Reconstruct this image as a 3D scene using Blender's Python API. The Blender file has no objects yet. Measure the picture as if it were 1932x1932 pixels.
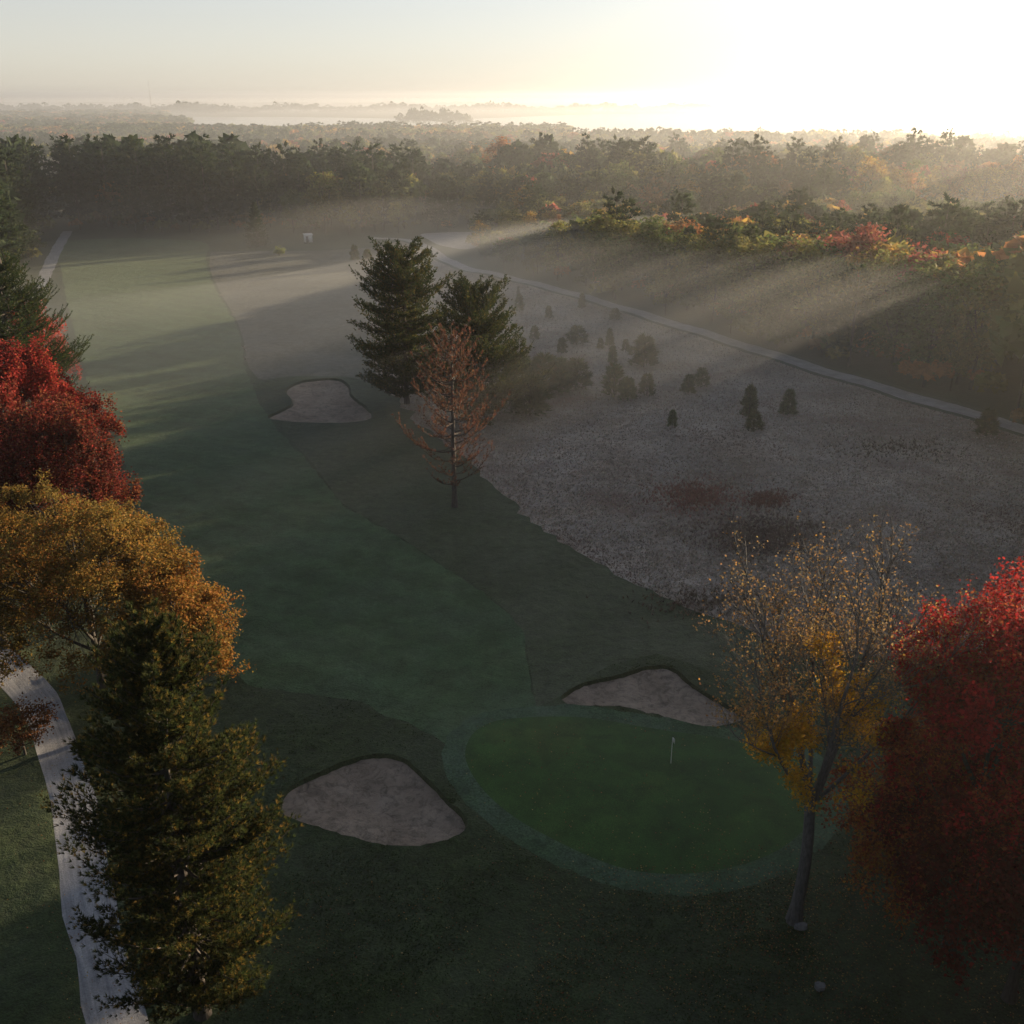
import bpy, math, random
import numpy as np
from mathutils import Vector, Matrix
from mathutils.geometry import delaunay_2d_cdt

SC = bpy.context.scene
COL = SC.collection
R = math.radians

# ------------------------------------------------------------------ camera
CAM_H = 45.0
PITCH = R(22.14)            # below the horizon
FPX = 1932.0                # focal length in units of a 1932 px wide picture
cam_d = bpy.data.cameras.new('camera')
cam = bpy.data.objects.new('camera', cam_d)
COL.objects.link(cam)
cam.location = (0, 0, CAM_H)
cam.rotation_euler = (math.pi / 2 - PITCH, 0, 0)
cam_d.sensor_width = 36.0
cam_d.sensor_fit = 'HORIZONTAL'
cam_d.lens = 36.0
cam_d.clip_start = 0.5
cam_d.clip_end = 80000
SC.camera = cam

# ------------------------------------------------------------------ light
SUN_EL = R(7.4)
SUN_AZ = R(50.0)            # to the right of the viewing direction (+Y)
world = bpy.data.worlds.new('World')
SC.world = world
world.use_nodes = True
wn = world.node_tree
sky = wn.nodes.new('ShaderNodeTexSky')
sky.sky_type = 'NISHITA'
sky.sun_disc = False
sky.sun_elevation = SUN_EL
sky.sun_rotation = SUN_AZ
sky.altitude = 50
sky.air_density = 0.6
sky.dust_density = 0.85
sky.ozone_density = 1.0
bg = wn.nodes['Background']
bg.inputs['Strength'].default_value = 0.075
hsv = wn.nodes.new('ShaderNodeHueSaturation')      # thin high haze pales the sky
hsv.inputs['Saturation'].default_value = 0.60
wn.links.new(sky.outputs['Color'], hsv.inputs['Color'])
# cream haze thickening evenly towards the horizon, all round
wtc = wn.nodes.new('ShaderNodeTexCoord'); wsep = wn.nodes.new('ShaderNodeSeparateXYZ')
wn.links.new(wtc.outputs['Generated'], wsep.inputs[0])
wmr = wn.nodes.new('ShaderNodeMapRange'); wmr.interpolation_type = 'SMOOTHSTEP'
wmr.inputs['From Min'].default_value = 0.0; wmr.inputs['From Max'].default_value = 0.22
wmr.inputs['To Min'].default_value = 0.55; wmr.inputs['To Max'].default_value = 0.0
wn.links.new(wsep.outputs['Z'], wmr.inputs['Value'])
wmx = wn.nodes.new('ShaderNodeMixRGB'); wmx.inputs[2].default_value = (4.1, 3.72, 3.2, 1)
wn.links.new(wmr.outputs['Result'], wmx.inputs[0]); wn.links.new(hsv.outputs['Color'], wmx.inputs[1])
wn.links.new(wmx.outputs[0], bg.inputs['Color'])

sun_d = bpy.data.lights.new('sun', 'SUN')
sun_d.energy = 5.0
sun_d.angle = R(0.53)
sun_d.color = (1.0, 0.78, 0.51)
sun = bpy.data.objects.new('sun', sun_d)
COL.objects.link(sun)
SV = Vector((math.sin(SUN_AZ) * math.cos(SUN_EL), math.cos(SUN_AZ) * math.cos(SUN_EL), math.sin(SUN_EL)))
sun.rotation_euler = (-SV).to_track_quat('-Z', 'Y').to_euler()
sun.location = SV * 100

vs = SC.view_settings
vs.view_transform = 'Standard'
vs.look = 'None'
vs.exposure = 1.4
vs.gamma = 1.0
vs.use_curve_mapping = False
cy = SC.cycles
cy.use_denoising = True
cy.denoising_prefilter = 'ACCURATE'
cy.max_bounces = 5
cy.diffuse_bounces = 2
cy.glossy_bounces = 2
cy.transmission_bounces = 4
cy.volume_bounces = 0
cy.transparent_max_bounces = 8
cy.use_adaptive_sampling = False
cy.sample_clamp_indirect = 3.0
cy.sample_clamp_direct = 8.0
cy.caustics_reflective = False
cy.caustics_refractive = False

# ------------------------------------------------------------------ helpers
def G(u, v, z=0.0):
    """picture point (1932 px frame) -> point on the level z"""
    dx = (u - 966.0) / FPX
    dy = (966.0 - v) / FPX
    fy = math.cos(PITCH) + math.sin(PITCH) * dy
    fz = -math.sin(PITCH) + math.cos(PITCH) * dy
    t = (z - CAM_H) / fz
    return (dx * t, fy * t)

def PX(x, y, z):
    """world -> picture point, vectorised"""
    fwd = y * math.cos(PITCH) - (z - CAM_H) * math.sin(PITCH)
    up = y * math.sin(PITCH) + (z - CAM_H) * math.cos(PITCH)
    return 966 + FPX * x / fwd, 966 - FPX * up / fwd

def tag(o, label=None, cat=None, group=None, kind=None):
    if label: o['label'] = label
    if cat: o['category'] = cat
    if group: o['group'] = group
    if kind: o['kind'] = kind
    return o

def empty(name, loc=(0, 0, 0), rz=0.0):
    o = bpy.data.objects.new(name, None)
    o.empty_display_size = 0.5
    COL.objects.link(o)
    o.location = loc
    o.rotation_euler = (0, 0, rz)
    return o

def link(name, me, parent=None):
    o = bpy.data.objects.new(name, me)
    COL.objects.link(o)
    if parent: o.parent = parent
    return o

class MB:
    """collects triangles / quads with a colour per vertex, builds one mesh"""
    def __init__(self):
        self.v = []; self.f3 = []; self.f4 = []; self.c = []; self.n = 0
    def add(self, v, f, col=(1, 1, 1)):
        v = np.asarray(v, float).reshape(-1, 3)
        f = np.asarray(f, int)
        self.v.append(v)
        col = np.asarray(col, float)
        if col.ndim == 1: col = np.tile(col, (len(v), 1))
        self.c.append(col)
        if len(f):
            (self.f3 if f.shape[1] == 3 else self.f4).append(f + self.n)
        self.n += len(v)
    def tube(self, pts, rad, ns=6, cap=True):
        pts = np.asarray(pts, float); n = len(pts)
        rad = np.broadcast_to(np.asarray(rad, float), (n,))
        d = np.gradient(pts, axis=0)
        d /= np.linalg.norm(d, axis=1)[:, None] + 1e-9
        ref = np.array([0.0, 0.0, 1.0]) if abs(d[:, 2]).mean() < 0.8 else np.array([1.0, 0.0, 0.0])
        a = np.cross(d, ref); a /= np.linalg.norm(a, axis=1)[:, None] + 1e-9
        b = np.cross(d, a)
        th = np.linspace(0, 2 * math.pi, ns, endpoint=False)
        ring = pts[:, None, :] + rad[:, None, None] * (np.cos(th)[None, :, None] * a[:, None, :] + np.sin(th)[None, :, None] * b[:, None, :])
        i = np.arange(n - 1)[:, None] * ns; k = np.arange(ns)[None, :]; k2 = (k + 1) % ns
        f = np.stack([i + k, i + k2, i + ns + k2, i + ns + k], -1).reshape(-1, 4)
        self.add(ring.reshape(-1, 3), f)
    def box(self, c, s, rz=0.0):
        c = np.asarray(c, float); s = np.asarray(s, float) / 2
        v = np.array([[x, y, z] for z in (-1, 1) for y in (-1, 1) for x in (-1, 1)], float) * s
        if rz:
            co, si = math.cos(rz), math.sin(rz)
            v = v @ np.array([[co, si, 0], [-si, co, 0], [0, 0, 1]])
        f = [[0, 2, 3, 1], [4, 5, 7, 6], [0, 1, 5, 4], [2, 6, 7, 3], [0, 4, 6, 2], [1, 3, 7, 5]]
        self.add(v + c, f)
    def mesh(self, name, mat, smooth=False, colour=True):
        v = np.concatenate(self.v) if self.v else np.zeros((0, 3))
        me = bpy.data.meshes.new(name)
        f3 = np.concatenate(self.f3) if self.f3 else np.zeros((0, 3), int)
        f4 = np.concatenate(self.f4) if self.f4 else np.zeros((0, 4), int)
        li = np.concatenate([f3.ravel(), f4.ravel()]).astype(np.int32)
        tot = np.concatenate([np.full(len(f3), 3), np.full(len(f4), 4)]).astype(np.int32)
        st = np.concatenate([[0], np.cumsum(tot)[:-1]]).astype(np.int32) if len(tot) else np.zeros(0, np.int32)
        me.vertices.add(len(v)); me.vertices.foreach_set('co', v.astype(np.float32).ravel())
        me.loops.add(len(li)); me.loops.foreach_set('vertex_index', li)
        me.polygons.add(len(tot)); me.polygons.foreach_set('loop_start', st)
        me.update(calc_edges=True)
        if smooth: me.polygons.foreach_set('use_smooth', np.ones(len(tot), bool))
        if colour:
            ca = me.color_attributes.new('Col', 'FLOAT_COLOR', 'POINT')
            c = np.concatenate(self.c); c4 = np.ones((len(c), 4), np.float32); c4[:, :3] = c
            ca.data.foreach_set('color', c4.ravel())
        if mat: me.materials.append(mat)
        me.validate()
        return me

def rot_rows(n, rng):
    q = rng.normal(size=(n, 3)); q /= np.linalg.norm(q, axis=1)[:, None]
    return q

# ------------------------------------------------------------------ materials
def new_mat(name):
    m = bpy.data.materials.new(name); m.use_nodes = True
    nt = m.node_tree
    return m, nt, nt.nodes['Principled BSDF'], nt.nodes['Material Output']

def noise(nt, scale, detail=4.0, rough=0.55, vec=None, dist=0.0):
    n = nt.nodes.new('ShaderNodeTexNoise')
    n.inputs['Scale'].default_value = scale
    n.inputs['Detail'].default_value = detail
    n.inputs['Roughness'].default_value = rough
    n.inputs['Distortion'].default_value = dist
    if vec is not None: nt.links.new(vec, n.inputs['Vector'])
    return n

def ramp(nt, fac, stops):
    r = nt.nodes.new('ShaderNodeValToRGB')
    e = r.color_ramp.elements
    while len(e) > len(stops): e.remove(e[-1])
    while len(e) < len(stops): e.new(0.5)
    for k, (p, c) in enumerate(stops):
        e[k].position = p
        e[k].color = (c, c, c, 1) if isinstance(c, (int, float)) else (*c, 1)
    nt.links.new(fac, r.inputs['Fac'])
    return r

def mixc(nt, fac, a, b, mode='MIX'):
    m = nt.nodes.new('ShaderNodeMix'); m.data_type = 'RGBA'; m.blend_type = mode
    for s, val in ((m.inputs['Factor'], fac), (m.inputs['A'], a), (m.inputs['B'], b)):
        if hasattr(val, 'is_output') or isinstance(val, bpy.types.NodeSocket): nt.links.new(val, s)
        elif isinstance(val, (int, float)): s.default_value = val
        else: s.default_value = (*val, 1)
    for s in m.inputs:
        pass
    return m.outputs['Result']

def mixrgb(nt, fac, a, b, mode='MIX'):
    m = nt.nodes.new('ShaderNodeMixRGB'); m.blend_type = mode
    for s, val in ((m.inputs[0], fac), (m.inputs[1], a), (m.inputs[2], b)):
        if isinstance(val, bpy.types.NodeSocket): nt.links.new(val, s)
        elif isinstance(val, (int, float)): s.default_value = val
        else: s.default_value = (*val, 1)
    return m.outputs[0]

def geo_pos(nt):
    return nt.nodes.new('ShaderNodeNewGeometry').outputs['Position']

def stretch(nt, vec, s, rz=0.0):
    m = nt.nodes.new('ShaderNodeMapping')
    m.inputs['Scale'].default_value = s
    m.inputs['Rotation'].default_value = (0, 0, rz)
    nt.links.new(vec, m.inputs['Vector'])
    return m.outputs['Vector']

def grass_mat(name, dark, mid, light, patch=0.045, tuft=0.8, bump=0.25, frost=0.0, frost_col=(0.26, 0.30, 0.33), stripes=0.0, fine=7.0, rough=0.7, tint=None):
    m, nt, bs, out = new_mat(name)
    p = geo_pos(nt)
    n1 = noise(nt, patch, 5, 0.6, p)
    n2 = noise(nt, tuft, 5, 0.65, p, 0.3)
    n3 = noise(nt, fine, 3, 0.7, p)
    r1 = ramp(nt, n1.outputs['Fac'], [(0.34, dark), (0.52, mid), (0.68, light)])
    r2 = ramp(nt, n2.outputs['Fac'], [(0.3, 0.62), (0.7, 1.3)])
    c = mixrgb(nt, 1.0, r1.outputs['Color'], r2.outputs['Color'], 'MULTIPLY')
    r3 = ramp(nt, n3.outputs['Fac'], [(0.32, 0.55), (0.68, 1.45)])
    c = mixrgb(nt, 1.0, c, r3.outputs['Color'], 'MULTIPLY')
    if tint:
        nt_ = noise(nt, tint[1], 4, 0.6, p)
        rt = ramp(nt, nt_.outputs['Fac'], [(0.56, 0.0), (0.66, 1.0)])
        c = mixrgb(nt, rt.outputs['Color'], c, tint[0])
    if stripes:
        w = nt.nodes.new('ShaderNodeTexWave'); w.wave_type = 'BANDS'; w.bands_direction = 'X'
        w.inputs['Scale'].default_value = 0.06; w.inputs['Distortion'].default_value = 1.0
        w.inputs['Detail'].default_value = 2.0
        nt.links.new(stretch(nt, p, (1, 1, 1), R(-62)), w.inputs['Vector'])
        rw = ramp(nt, w.outputs['Fac'], [(0.3, 1.0 - stripes), (0.7, 1.0 + stripes)])
        c = mixrgb(nt, 1.0, c, rw.outputs['Color'], 'MULTIPLY')
    if frost > 0:
        nf = noise(nt, 0.11, 6, 0.7, p)
        nf2 = noise(nt, 3.5, 4, 0.7, p)
        rf = ramp(nt, nf.outputs['Fac'], [(0.40, 0.0), (0.62, frost)])
        rf2 = ramp(nt, nf2.outputs['Fac'], [(0.38, 0.25), (0.62, 1.0)])
        f = mixrgb(nt, 1.0, rf.outputs['Color'], rf2.outputs['Color'], 'MULTIPLY')
        c = mixrgb(nt, f, c, frost_col)
    nt.links.new(c, bs.inputs['Base Color'])
    bs.inputs['Roughness'].default_value = rough
    bs.inputs['Specular IOR Level'].default_value = 0.12
    bs.inputs['Sheen Weight'].default_value = 0.03
    bs.inputs['Sheen Roughness'].default_value = 0.5
    b1 = nt.nodes.new('ShaderNodeBump'); b1.inputs['Strength'].default_value = 1.0; b1.inputs['Distance'].default_value = bump
    nt.links.new(n2.outputs['Fac'], b1.inputs['Height'])
    b2 = nt.nodes.new('ShaderNodeBump'); b2.inputs['Strength'].default_value = 0.9; b2.inputs['Distance'].default_value = bump * 0.35
    nt.links.new(n3.outputs['Fac'], b2.inputs['Height']); nt.links.new(b1.outputs['Normal'], b2.inputs['Normal'])
    nt.links.new(b2.outputs['Normal'], bs.inputs['Normal'])
    return m

def leaf_mat(name, trans=0.42, rough=0.6):
    m, nt, bs, out = new_mat(name)
    at = nt.nodes.new('ShaderNodeAttribute'); at.attribute_name = 'Col'
    oi = nt.nodes.new('ShaderNodeObjectInfo')
    c = mixrgb(nt, 1.0, at.outputs['Color'], oi.outputs['Color'], 'MULTIPLY')
    nt.links.new(c, bs.inputs['Base Color'])
    bs.inputs['Roughness'].default_value = rough
    bs.inputs['Specular IOR Level'].default_value = 0.12
    tr = nt.nodes.new('ShaderNodeBsdfTranslucent'); nt.links.new(c, tr.inputs['Color'])
    ms = nt.nodes.new('ShaderNodeMixShader'); ms.inputs[0].default_value = trans
    nt.links.new(bs.outputs[0], ms.inputs[1]); nt.links.new(tr.outputs[0], ms.inputs[2])
    nt.links.new(ms.outputs[0], out.inputs['Surface'])
    return m

def bark_mat(name, a, b):
    m, nt, bs, out = new_mat(name)
    tc = nt.nodes.new('ShaderNodeTexCoord')
    v = stretch(nt, tc.outputs['Object'], (5, 5, 1.2))
    n = noise(nt, 1.6, 6, 0.7, v)
    r = ramp(nt, n.outputs['Fac'], [(0.35, a), (0.65, b)])
    nt.links.new(r.outputs['Color'], bs.inputs['Base Color'])
    bs.inputs['Roughness'].default_value = 0.9
    bu = nt.nodes.new('ShaderNodeBump'); bu.inputs['Distance'].default_value = 0.06
    nt.links.new(n.outputs['Fac'], bu.inputs['Height']); nt.links.new(bu.outputs['Normal'], bs.inputs['Normal'])
    return m

def plain_mat(name, a, b, scale=3.0, rough=0.8, bump=0.01):
    m, nt, bs, out = new_mat(name)
    p = nt.nodes.new('ShaderNodeTexCoord').outputs['Object']
    n = noise(nt, scale, 5, 0.65, p)
    r = ramp(nt, n.outputs['Fac'], [(0.35, a), (0.65, b)])
    nt.links.new(r.outputs['Color'], bs.inputs['Base Color'])
    bs.inputs['Roughness'].default_value = rough
    bu = nt.nodes.new('ShaderNodeBump'); bu.inputs['Distance'].default_value = bump
    nt.links.new(n.outputs['Fac'], bu.inputs['Height']); nt.links.new(bu.outputs['Normal'], bs.inputs['Normal'])
    return m

M = {}
M['rough'] = grass_mat('rough_grass', (0.024, 0.038, 0.014), (0.035, 0.053, 0.019), (0.048, 0.061, 0.025), tuft=1.0, bump=0.22, frost=0.2, frost_col=(0.10, 0.12, 0.10))
M['semi'] = grass_mat('semi_rough_grass', (0.037, 0.051, 0.023), (0.050, 0.068, 0.032), (0.066, 0.080, 0.042), tuft=0.9, bump=0.2, frost=0.3, frost_col=(0.13, 0.14, 0.11))
M['frosted'] = grass_mat('frosted_grass', (0.072, 0.076, 0.055), (0.098, 0.100, 0.076), (0.130, 0.126, 0.098), tuft=0.8, bump=0.22, frost=0.4, frost_col=(0.18, 0.19, 0.18), rough=0.85)
M['fairway'] = grass_mat('fairway_grass', (0.030, 0.062, 0.026), (0.041, 0.080, 0.034), (0.060, 0.096, 0.044), patch=0.05, tuft=0.55, bump=0.20, frost=0.30, frost_col=(0.12, 0.17, 0.12), stripes=0.08)
_b = M['fairway'].node_tree.nodes['Principled BSDF']; _b.inputs['Sheen Weight'].default_value = 0.07; _b.inputs['Sheen Tint'].default_value = (0.80, 0.85, 0.50, 1)
M['green'] = grass_mat('green_grass', (0.026, 0.066, 0.014), (0.033, 0.078, 0.016), (0.048, 0.082, 0.018), patch=0.12, tuft=0.5, bump=0.012, fine=16.0, rough=0.6)
M['fringe'] = grass_mat('fringe_grass', (0.034, 0.066, 0.028), (0.042, 0.080, 0.036), (0.056, 0.090, 0.046), patch=0.2, tuft=0.9, bump=0.06, frost=0.35, frost_col=(0.12, 0.17, 0.14))
M['meadow'] = grass_mat('meadow_grass', (0.19, 0.15, 0.118), (0.31, 0.255, 0.208), (0.42, 0.36, 0.305), patch=0.06, tuft=1.1, bump=0.35, frost=0.6, frost_col=(0.33, 0.315, 0.30), rough=0.85, tint=((0.19, 0.125, 0.10), 0.05))
M['forest_floor'] = grass_mat('forest_floor', (0.02, 0.022, 0.012), (0.035, 0.034, 0.018), (0.06, 0.045, 0.022), tuft=0.5, bump=0.3)
M['leaf'] = leaf_mat('leaf', 0.42, 0.8)
M['needle'] = leaf_mat('needle', 0.42, 0.7)
M['straw'] = leaf_mat('straw', 0.55, 0.9)
M['pine_bark'] = bark_mat('pine_bark', (0.035, 0.028, 0.024), (0.10, 0.085, 0.075))
M['grey_bark'] = bark_mat('grey_bark', (0.045, 0.043, 0.041), (0.12, 0.115, 0.11))
M['dark_bark'] = bark_mat('dark_bark', (0.025, 0.021, 0.018), (0.07, 0.06, 0.052))
M['white_paint'] = plain_mat('white_paint', (0.50, 0.51, 0.51), (0.62, 0.63, 0.62), 2.0, 0.6)
M['roof'] = plain_mat('roof_shingle', (0.10, 0.10, 0.10), (0.17, 0.16, 0.16), 4.0, 0.85)
M['glass'] = plain_mat('window_glass', (0.02, 0.025, 0.03), (0.03, 0.035, 0.04), 1.0, 0.08, 0.0)
M['steel'] = plain_mat('mast_steel', (0.25, 0.25, 0.26), (0.35, 0.34, 0.34), 1.0, 0.5)
M['flag'] = plain_mat('flag_cloth', (0.75, 0.74, 0.70), (0.82, 0.81, 0.78), 5.0, 0.8)
M['stone'] = plain_mat('stone', (0.10, 0.10, 0.10), (0.20, 0.20, 0.20), 3.0, 0.9, 0.04)

def sand_mat():
    m, nt, bs, out = new_mat('bunker_sand')
    p = geo_pos(nt)
    n1 = noise(nt, 0.35, 5, 0.6, p); n2 = noise(nt, 1.7, 6, 0.7, p, 0.6); n3 = noise(nt, 9.0, 3, 0.6, p)
    r1 = ramp(nt, n1.outputs['Fac'], [(0.35, (0.205, 0.160, 0.122)), (0.65, (0.295, 0.238, 0.186))])
    r2 = ramp(nt, n2.outputs['Fac'], [(0.30, 0.48), (0.46, 0.96), (0.7, 1.15)])
    c = mixrgb(nt, 1.0, r1.outputs['Color'], r2.outputs['Color'], 'MULTIPLY')
    n4 = noise(nt, 0.8, 6, 0.75, p, 1.2)                     # broad irregular darker patches
    r4 = ramp(nt, n4.outputs['Fac'], [(0.40, 0.62), (0.50, 1.0), (0.75, 1.1)])
    c = mixrgb(nt, 0.85, c, r4.outputs['Color'], 'MULTIPLY')
    nt.links.new(c, bs.inputs['Base Color']); bs.inputs['Roughness'].default_value = 0.95
    b1 = nt.nodes.new('ShaderNodeBump'); b1.inputs['Distance'].default_value = 0.22
    nt.links.new(n2.outputs['Fac'], b1.inputs['Height'])
    b2 = nt.nodes.new('ShaderNodeBump'); b2.inputs['Distance'].default_value = 0.03
    nt.links.new(n3.outputs['Fac'], b2.inputs['Height']); nt.links.new(b1.outputs['Normal'], b2.inputs['Normal'])
    nt.links.new(b2.outputs['Normal'], bs.inputs['Normal'])
    return m
M['sand'] = sand_mat()
M['lip'] = grass_mat('bunker_lip', (0.034, 0.038, 0.020), (0.046, 0.056, 0.027), (0.056, 0.074, 0.034), tuft=1.5, bump=0.1)

def gravel_mat():
    m, nt, bs, out = new_mat('path_gravel')
    p = geo_pos(nt)
    tc = nt.nodes.new('ShaderNodeUVMap'); tc.uv_map = 'along'
    v = stretch(nt, tc.outputs['UV'], (4.5, 0.18, 1))
    n1 = noise(nt, 1.0, 5, 0.65, v); n2 = noise(nt, 0.5, 5, 0.6, p); n3 = noise(nt, 9.0, 4, 0.7, p)
    r1 = ramp(nt, n1.outputs['Fac'], [(0.34, (0.21, 0.215, 0.235)), (0.66, (0.36, 0.36, 0.37))])
    r2 = ramp(nt, n2.outputs['Fac'], [(0.32, 0.72), (0.68, 1.15)])
    c = mixrgb(nt, 1.0, r1.outputs['Color'], r2.outputs['Color'], 'MULTIPLY')
    r3 = ramp(nt, n3.outputs['Fac'], [(0.3, 0.75), (0.7, 1.2)])
    c = mixrgb(nt, 1.0, c, r3.outputs['Color'], 'MULTIPLY')
    nt.links.new(c, bs.inputs['Base Color']); bs.inputs['Roughness'].default_value = 0.9
    b = nt.nodes.new('ShaderNodeBump'); b.inputs['Distance'].default_value = 0.04
    nt.links.new(n3.outputs['Fac'], b.inputs['Height']); nt.links.new(b.outputs['Normal'], bs.inputs['Normal'])
    return m
M['gravel'] = gravel_mat()

def water_mat():
    m, nt, bs, out = new_mat('lake_water')
    bs.inputs['Base Color'].default_value = (0.03, 0.045, 0.05, 1)
    bs.inputs['Roughness'].default_value = 0.12
    bs.inputs['IOR'].default_value = 1.33
    n = noise(nt, 0.25, 4, 0.6, geo_pos(nt))
    b = nt.nodes.new('ShaderNodeBump'); b.inputs['Distance'].default_value = 0.05; b.inputs['Strength'].default_value = 0.3
    nt.links.new(n.outputs['Fac'], b.inputs['Height']); nt.links.new(b.outputs['Normal'], bs.inputs['Normal'])
    return m
M['water'] = water_mat()

# ------------------------------------------------------------------ ground layout (picture outlines put on the ground)
def catmull(pts, closed=True, step=0.6):
    P = np.asarray(pts, float); n = len(P); out = []
    rng = range(n) if closed else range(n - 1)
    for i in rng:
        if closed: p0, p1, p2, p3 = P[(i - 1) % n], P[i], P[(i + 1) % n], P[(i + 2) % n]
        else: p0, p1, p2, p3 = P[max(i - 1, 0)], P[i], P[i + 1], P[min(i + 2, n - 1)]
        k = max(2, int(np.linalg.norm(p2 - p1) / step))
        t = np.linspace(0, 1, k, endpoint=False)[:, None]
        out.append(0.5 * ((2 * p1) + (-p0 + p2) * t + (2 * p0 - 5 * p1 + 4 * p2 - p3) * t ** 2 + (-p0 + 3 * p1 - 3 * p2 + p3) * t ** 3))
    out = np.concatenate(out)
    if not closed: out = np.vstack([out, P[-1]])
    return out

def gp(px): return np.array([G(u, v) for u, v in px])

def resample(P, d, closed=True):
    P = np.asarray(P); Q = np.vstack([P, P[:1]]) if closed else P
    s = np.concatenate([[0], np.cumsum(np.linalg.norm(np.diff(Q, axis=0), axis=1))])
    n = max(8, int(s[-1] / d))
    t = np.linspace(0, s[-1], n, endpoint=not closed)
    return np.stack([np.interp(t, s, Q[:, 0]), np.interp(t, s, Q[:, 1])], 1)

def inside(poly, x, y):
    x = np.asarray(x); y = np.asarray(y)
    res = np.zeros(x.shape, bool)
    x0, y0 = poly[-1]
    for x1, y1 in poly:
        c = (y1 > y) != (y0 > y)
        if c.any():
            xi = (x0 - x1) * (y - y1) / (y0 - y1 + 1e-12) + x1
            res ^= c & (x < xi)
        x0, y0 = x1, y1
    return res

def dist_poly(poly, x, y, closed=True):
    x = np.asarray(x, float); y = np.asarray(y, float)
    best = np.full(x.shape, 1e9)
    n = len(poly)
    for i in range(n if closed else n - 1):
        ax, ay = poly[i]; bx, by = poly[(i + 1) % n]
        dx, dy = bx - ax, by - ay; L = dx * dx + dy * dy + 1e-9
        t = np.clip(((x - ax) * dx + (y - ay) * dy) / L, 0, 1)
        best = np.minimum(best, np.hypot(x - ax - t * dx, y - ay - t * dy))
    return best

def offset(poly, d):
    P = np.asarray(poly)
    t = np.roll(P, -1, 0) - np.roll(P, 1, 0); t /= np.linalg.norm(t, axis=1)[:, None] + 1e-9
    nrm = np.stack([t[:, 1], -t[:, 0]], 1)
    area = np.sum(P[:, 0] * np.roll(P[:, 1], -1) - np.roll(P[:, 0], -1) * P[:, 1])
    if area < 0: nrm = -nrm
    return P + nrm * d            # outwards for d > 0

bunker_px = [
    [(527,1520),(535,1500),(565,1480),(610,1462),(660,1443),(700,1434),(735,1434),(765,1445),(795,1470),(825,1500),(855,1530),(876,1550),(882,1565),(872,1580),(845,1592),(800,1602),(760,1605),(720,1600),(670,1586),(610,1567),(560,1550),(535,1538)],
    [(1058,1318),(1075,1303),(1100,1292),(1150,1283),(1200,1271),(1230,1266),(1258,1266),(1280,1275),(1300,1292),(1320,1307),(1360,1328),(1395,1348),(1405,1360),(1385,1372),(1350,1379),(1310,1376),(1270,1366),(1220,1353),(1170,1342),(1110,1338),(1070,1333)],
    [(505,790),(530,777),(550,766),(548,755),(541,740),(560,728),(600,722),(640,722),(660,736),(664,752),(688,768),(706,784),(690,795),(640,800),(580,800),(530,797)],
]
green_px = [(878,1440),(885,1405),(905,1380),(940,1363),(1000,1358),(1060,1358),(1130,1365),(1200,1378),(1280,1390),(1360,1400),(1430,1415),(1490,1432),(1530,1455),(1552,1490),(1552,1530),(1520,1570),(1470,1610),(1400,1638),(1320,1652),(1250,1654),(1180,1645),(1110,1622),(1040,1590),(980,1558),(930,1520),(895,1480)]
fairway_px = [(1006,1340),(995,1240),(985,1195),(960,1155),(920,1120),(870,1085),(810,1045),(750,1010),(690,975),(640,945),(590,880),(520,806),(480,740),(462,690),(455,640),(440,600),(415,560),(395,520),(388,490),(370,455),(128,455),(118,520),(140,620),(170,720),(215,800),(240,900),(280,1000),(350,1080),(430,1180),(455,1280),(600,1312),(690,1330),(770,1370),(835,1410),(870,1440),(960,1400)]
meadow_px = [(700,470),(560,478),(420,482),(398,500),(404,520),(424,560),(449,600),(463,640),(470,690),(492,718),(540,712),(660,712),(720,735),(800,800),(860,850),(905,885),(960,940),(1020,1000),(1100,1050),(1180,1090),(1240,1120),(1330,1160),(1450,1200),(1700,1250),(1932,1300),(2300,1330),(2300,925),(2150,878),(1932,808),(1800,768),(1600,710),(1400,650),(1200,590),(1050,545),(930,515),(880,505),(838,488),(800,464),(760,455)]
road_r_px = [(700,449),(760,452),(800,464),(838,488),(880,505),(930,515),(1050,545),(1200,590),(1400,650),(1600,710),(1800,768),(1932,808),(2150,878)]
road_l_px = [(-60,1205),(0,1252),(48,1300),(88,1355),(113,1425),(135,1500),(148,1570),(160,1660),(178,1750),(199,1830),(224,1932),(256,2040)]
lot_px = [(800,440),(905,440),(900,464),(872,470),(835,464),(808,452)]
path_l_px = [(128,436),(112,462),(98,490),(84,520),(70,552)]

BUNK = [resample(catmull(gp(b)), 0.45 if i < 2 else 0.9) for i, b in enumerate(bunker_px)]
GREEN = resample(catmull(gp(green_px)), 0.6)
FRINGE = resample(offset(GREEN, 1.7), 0.7)
def ragged(P, amp, seed, corr=3):
    r_ = np.random.default_rng(seed); n_ = len(P)
    k_ = np.convolve(r_.normal(size=n_ + 2 * corr), np.ones(corr) / corr ** 0.5, 'same')[corr:-corr] + 0.6 * r_.normal(size=n_)
    t_ = np.roll(P, -1, 0) - np.roll(P, 1, 0); t_ /= np.linalg.norm(t_, axis=1)[:, None] + 1e-9
    return P + np.stack([t_[:, 1], -t_[:, 0]], 1) * (amp * k_)[:, None]
FRINGE = ragged(FRINGE, 0.09, 1); BUNK = [ragged(b, 0.035 if i < 2 else 0.08, 5 + i) for i, b in enumerate(BUNK)]
FAIR = ragged(resample(catmull(gp(fairway_px)), 1.0), 0.12, 12)
MEAD = ragged(resample(gp(meadow_px), 1.6), 0.45, 11)
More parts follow.
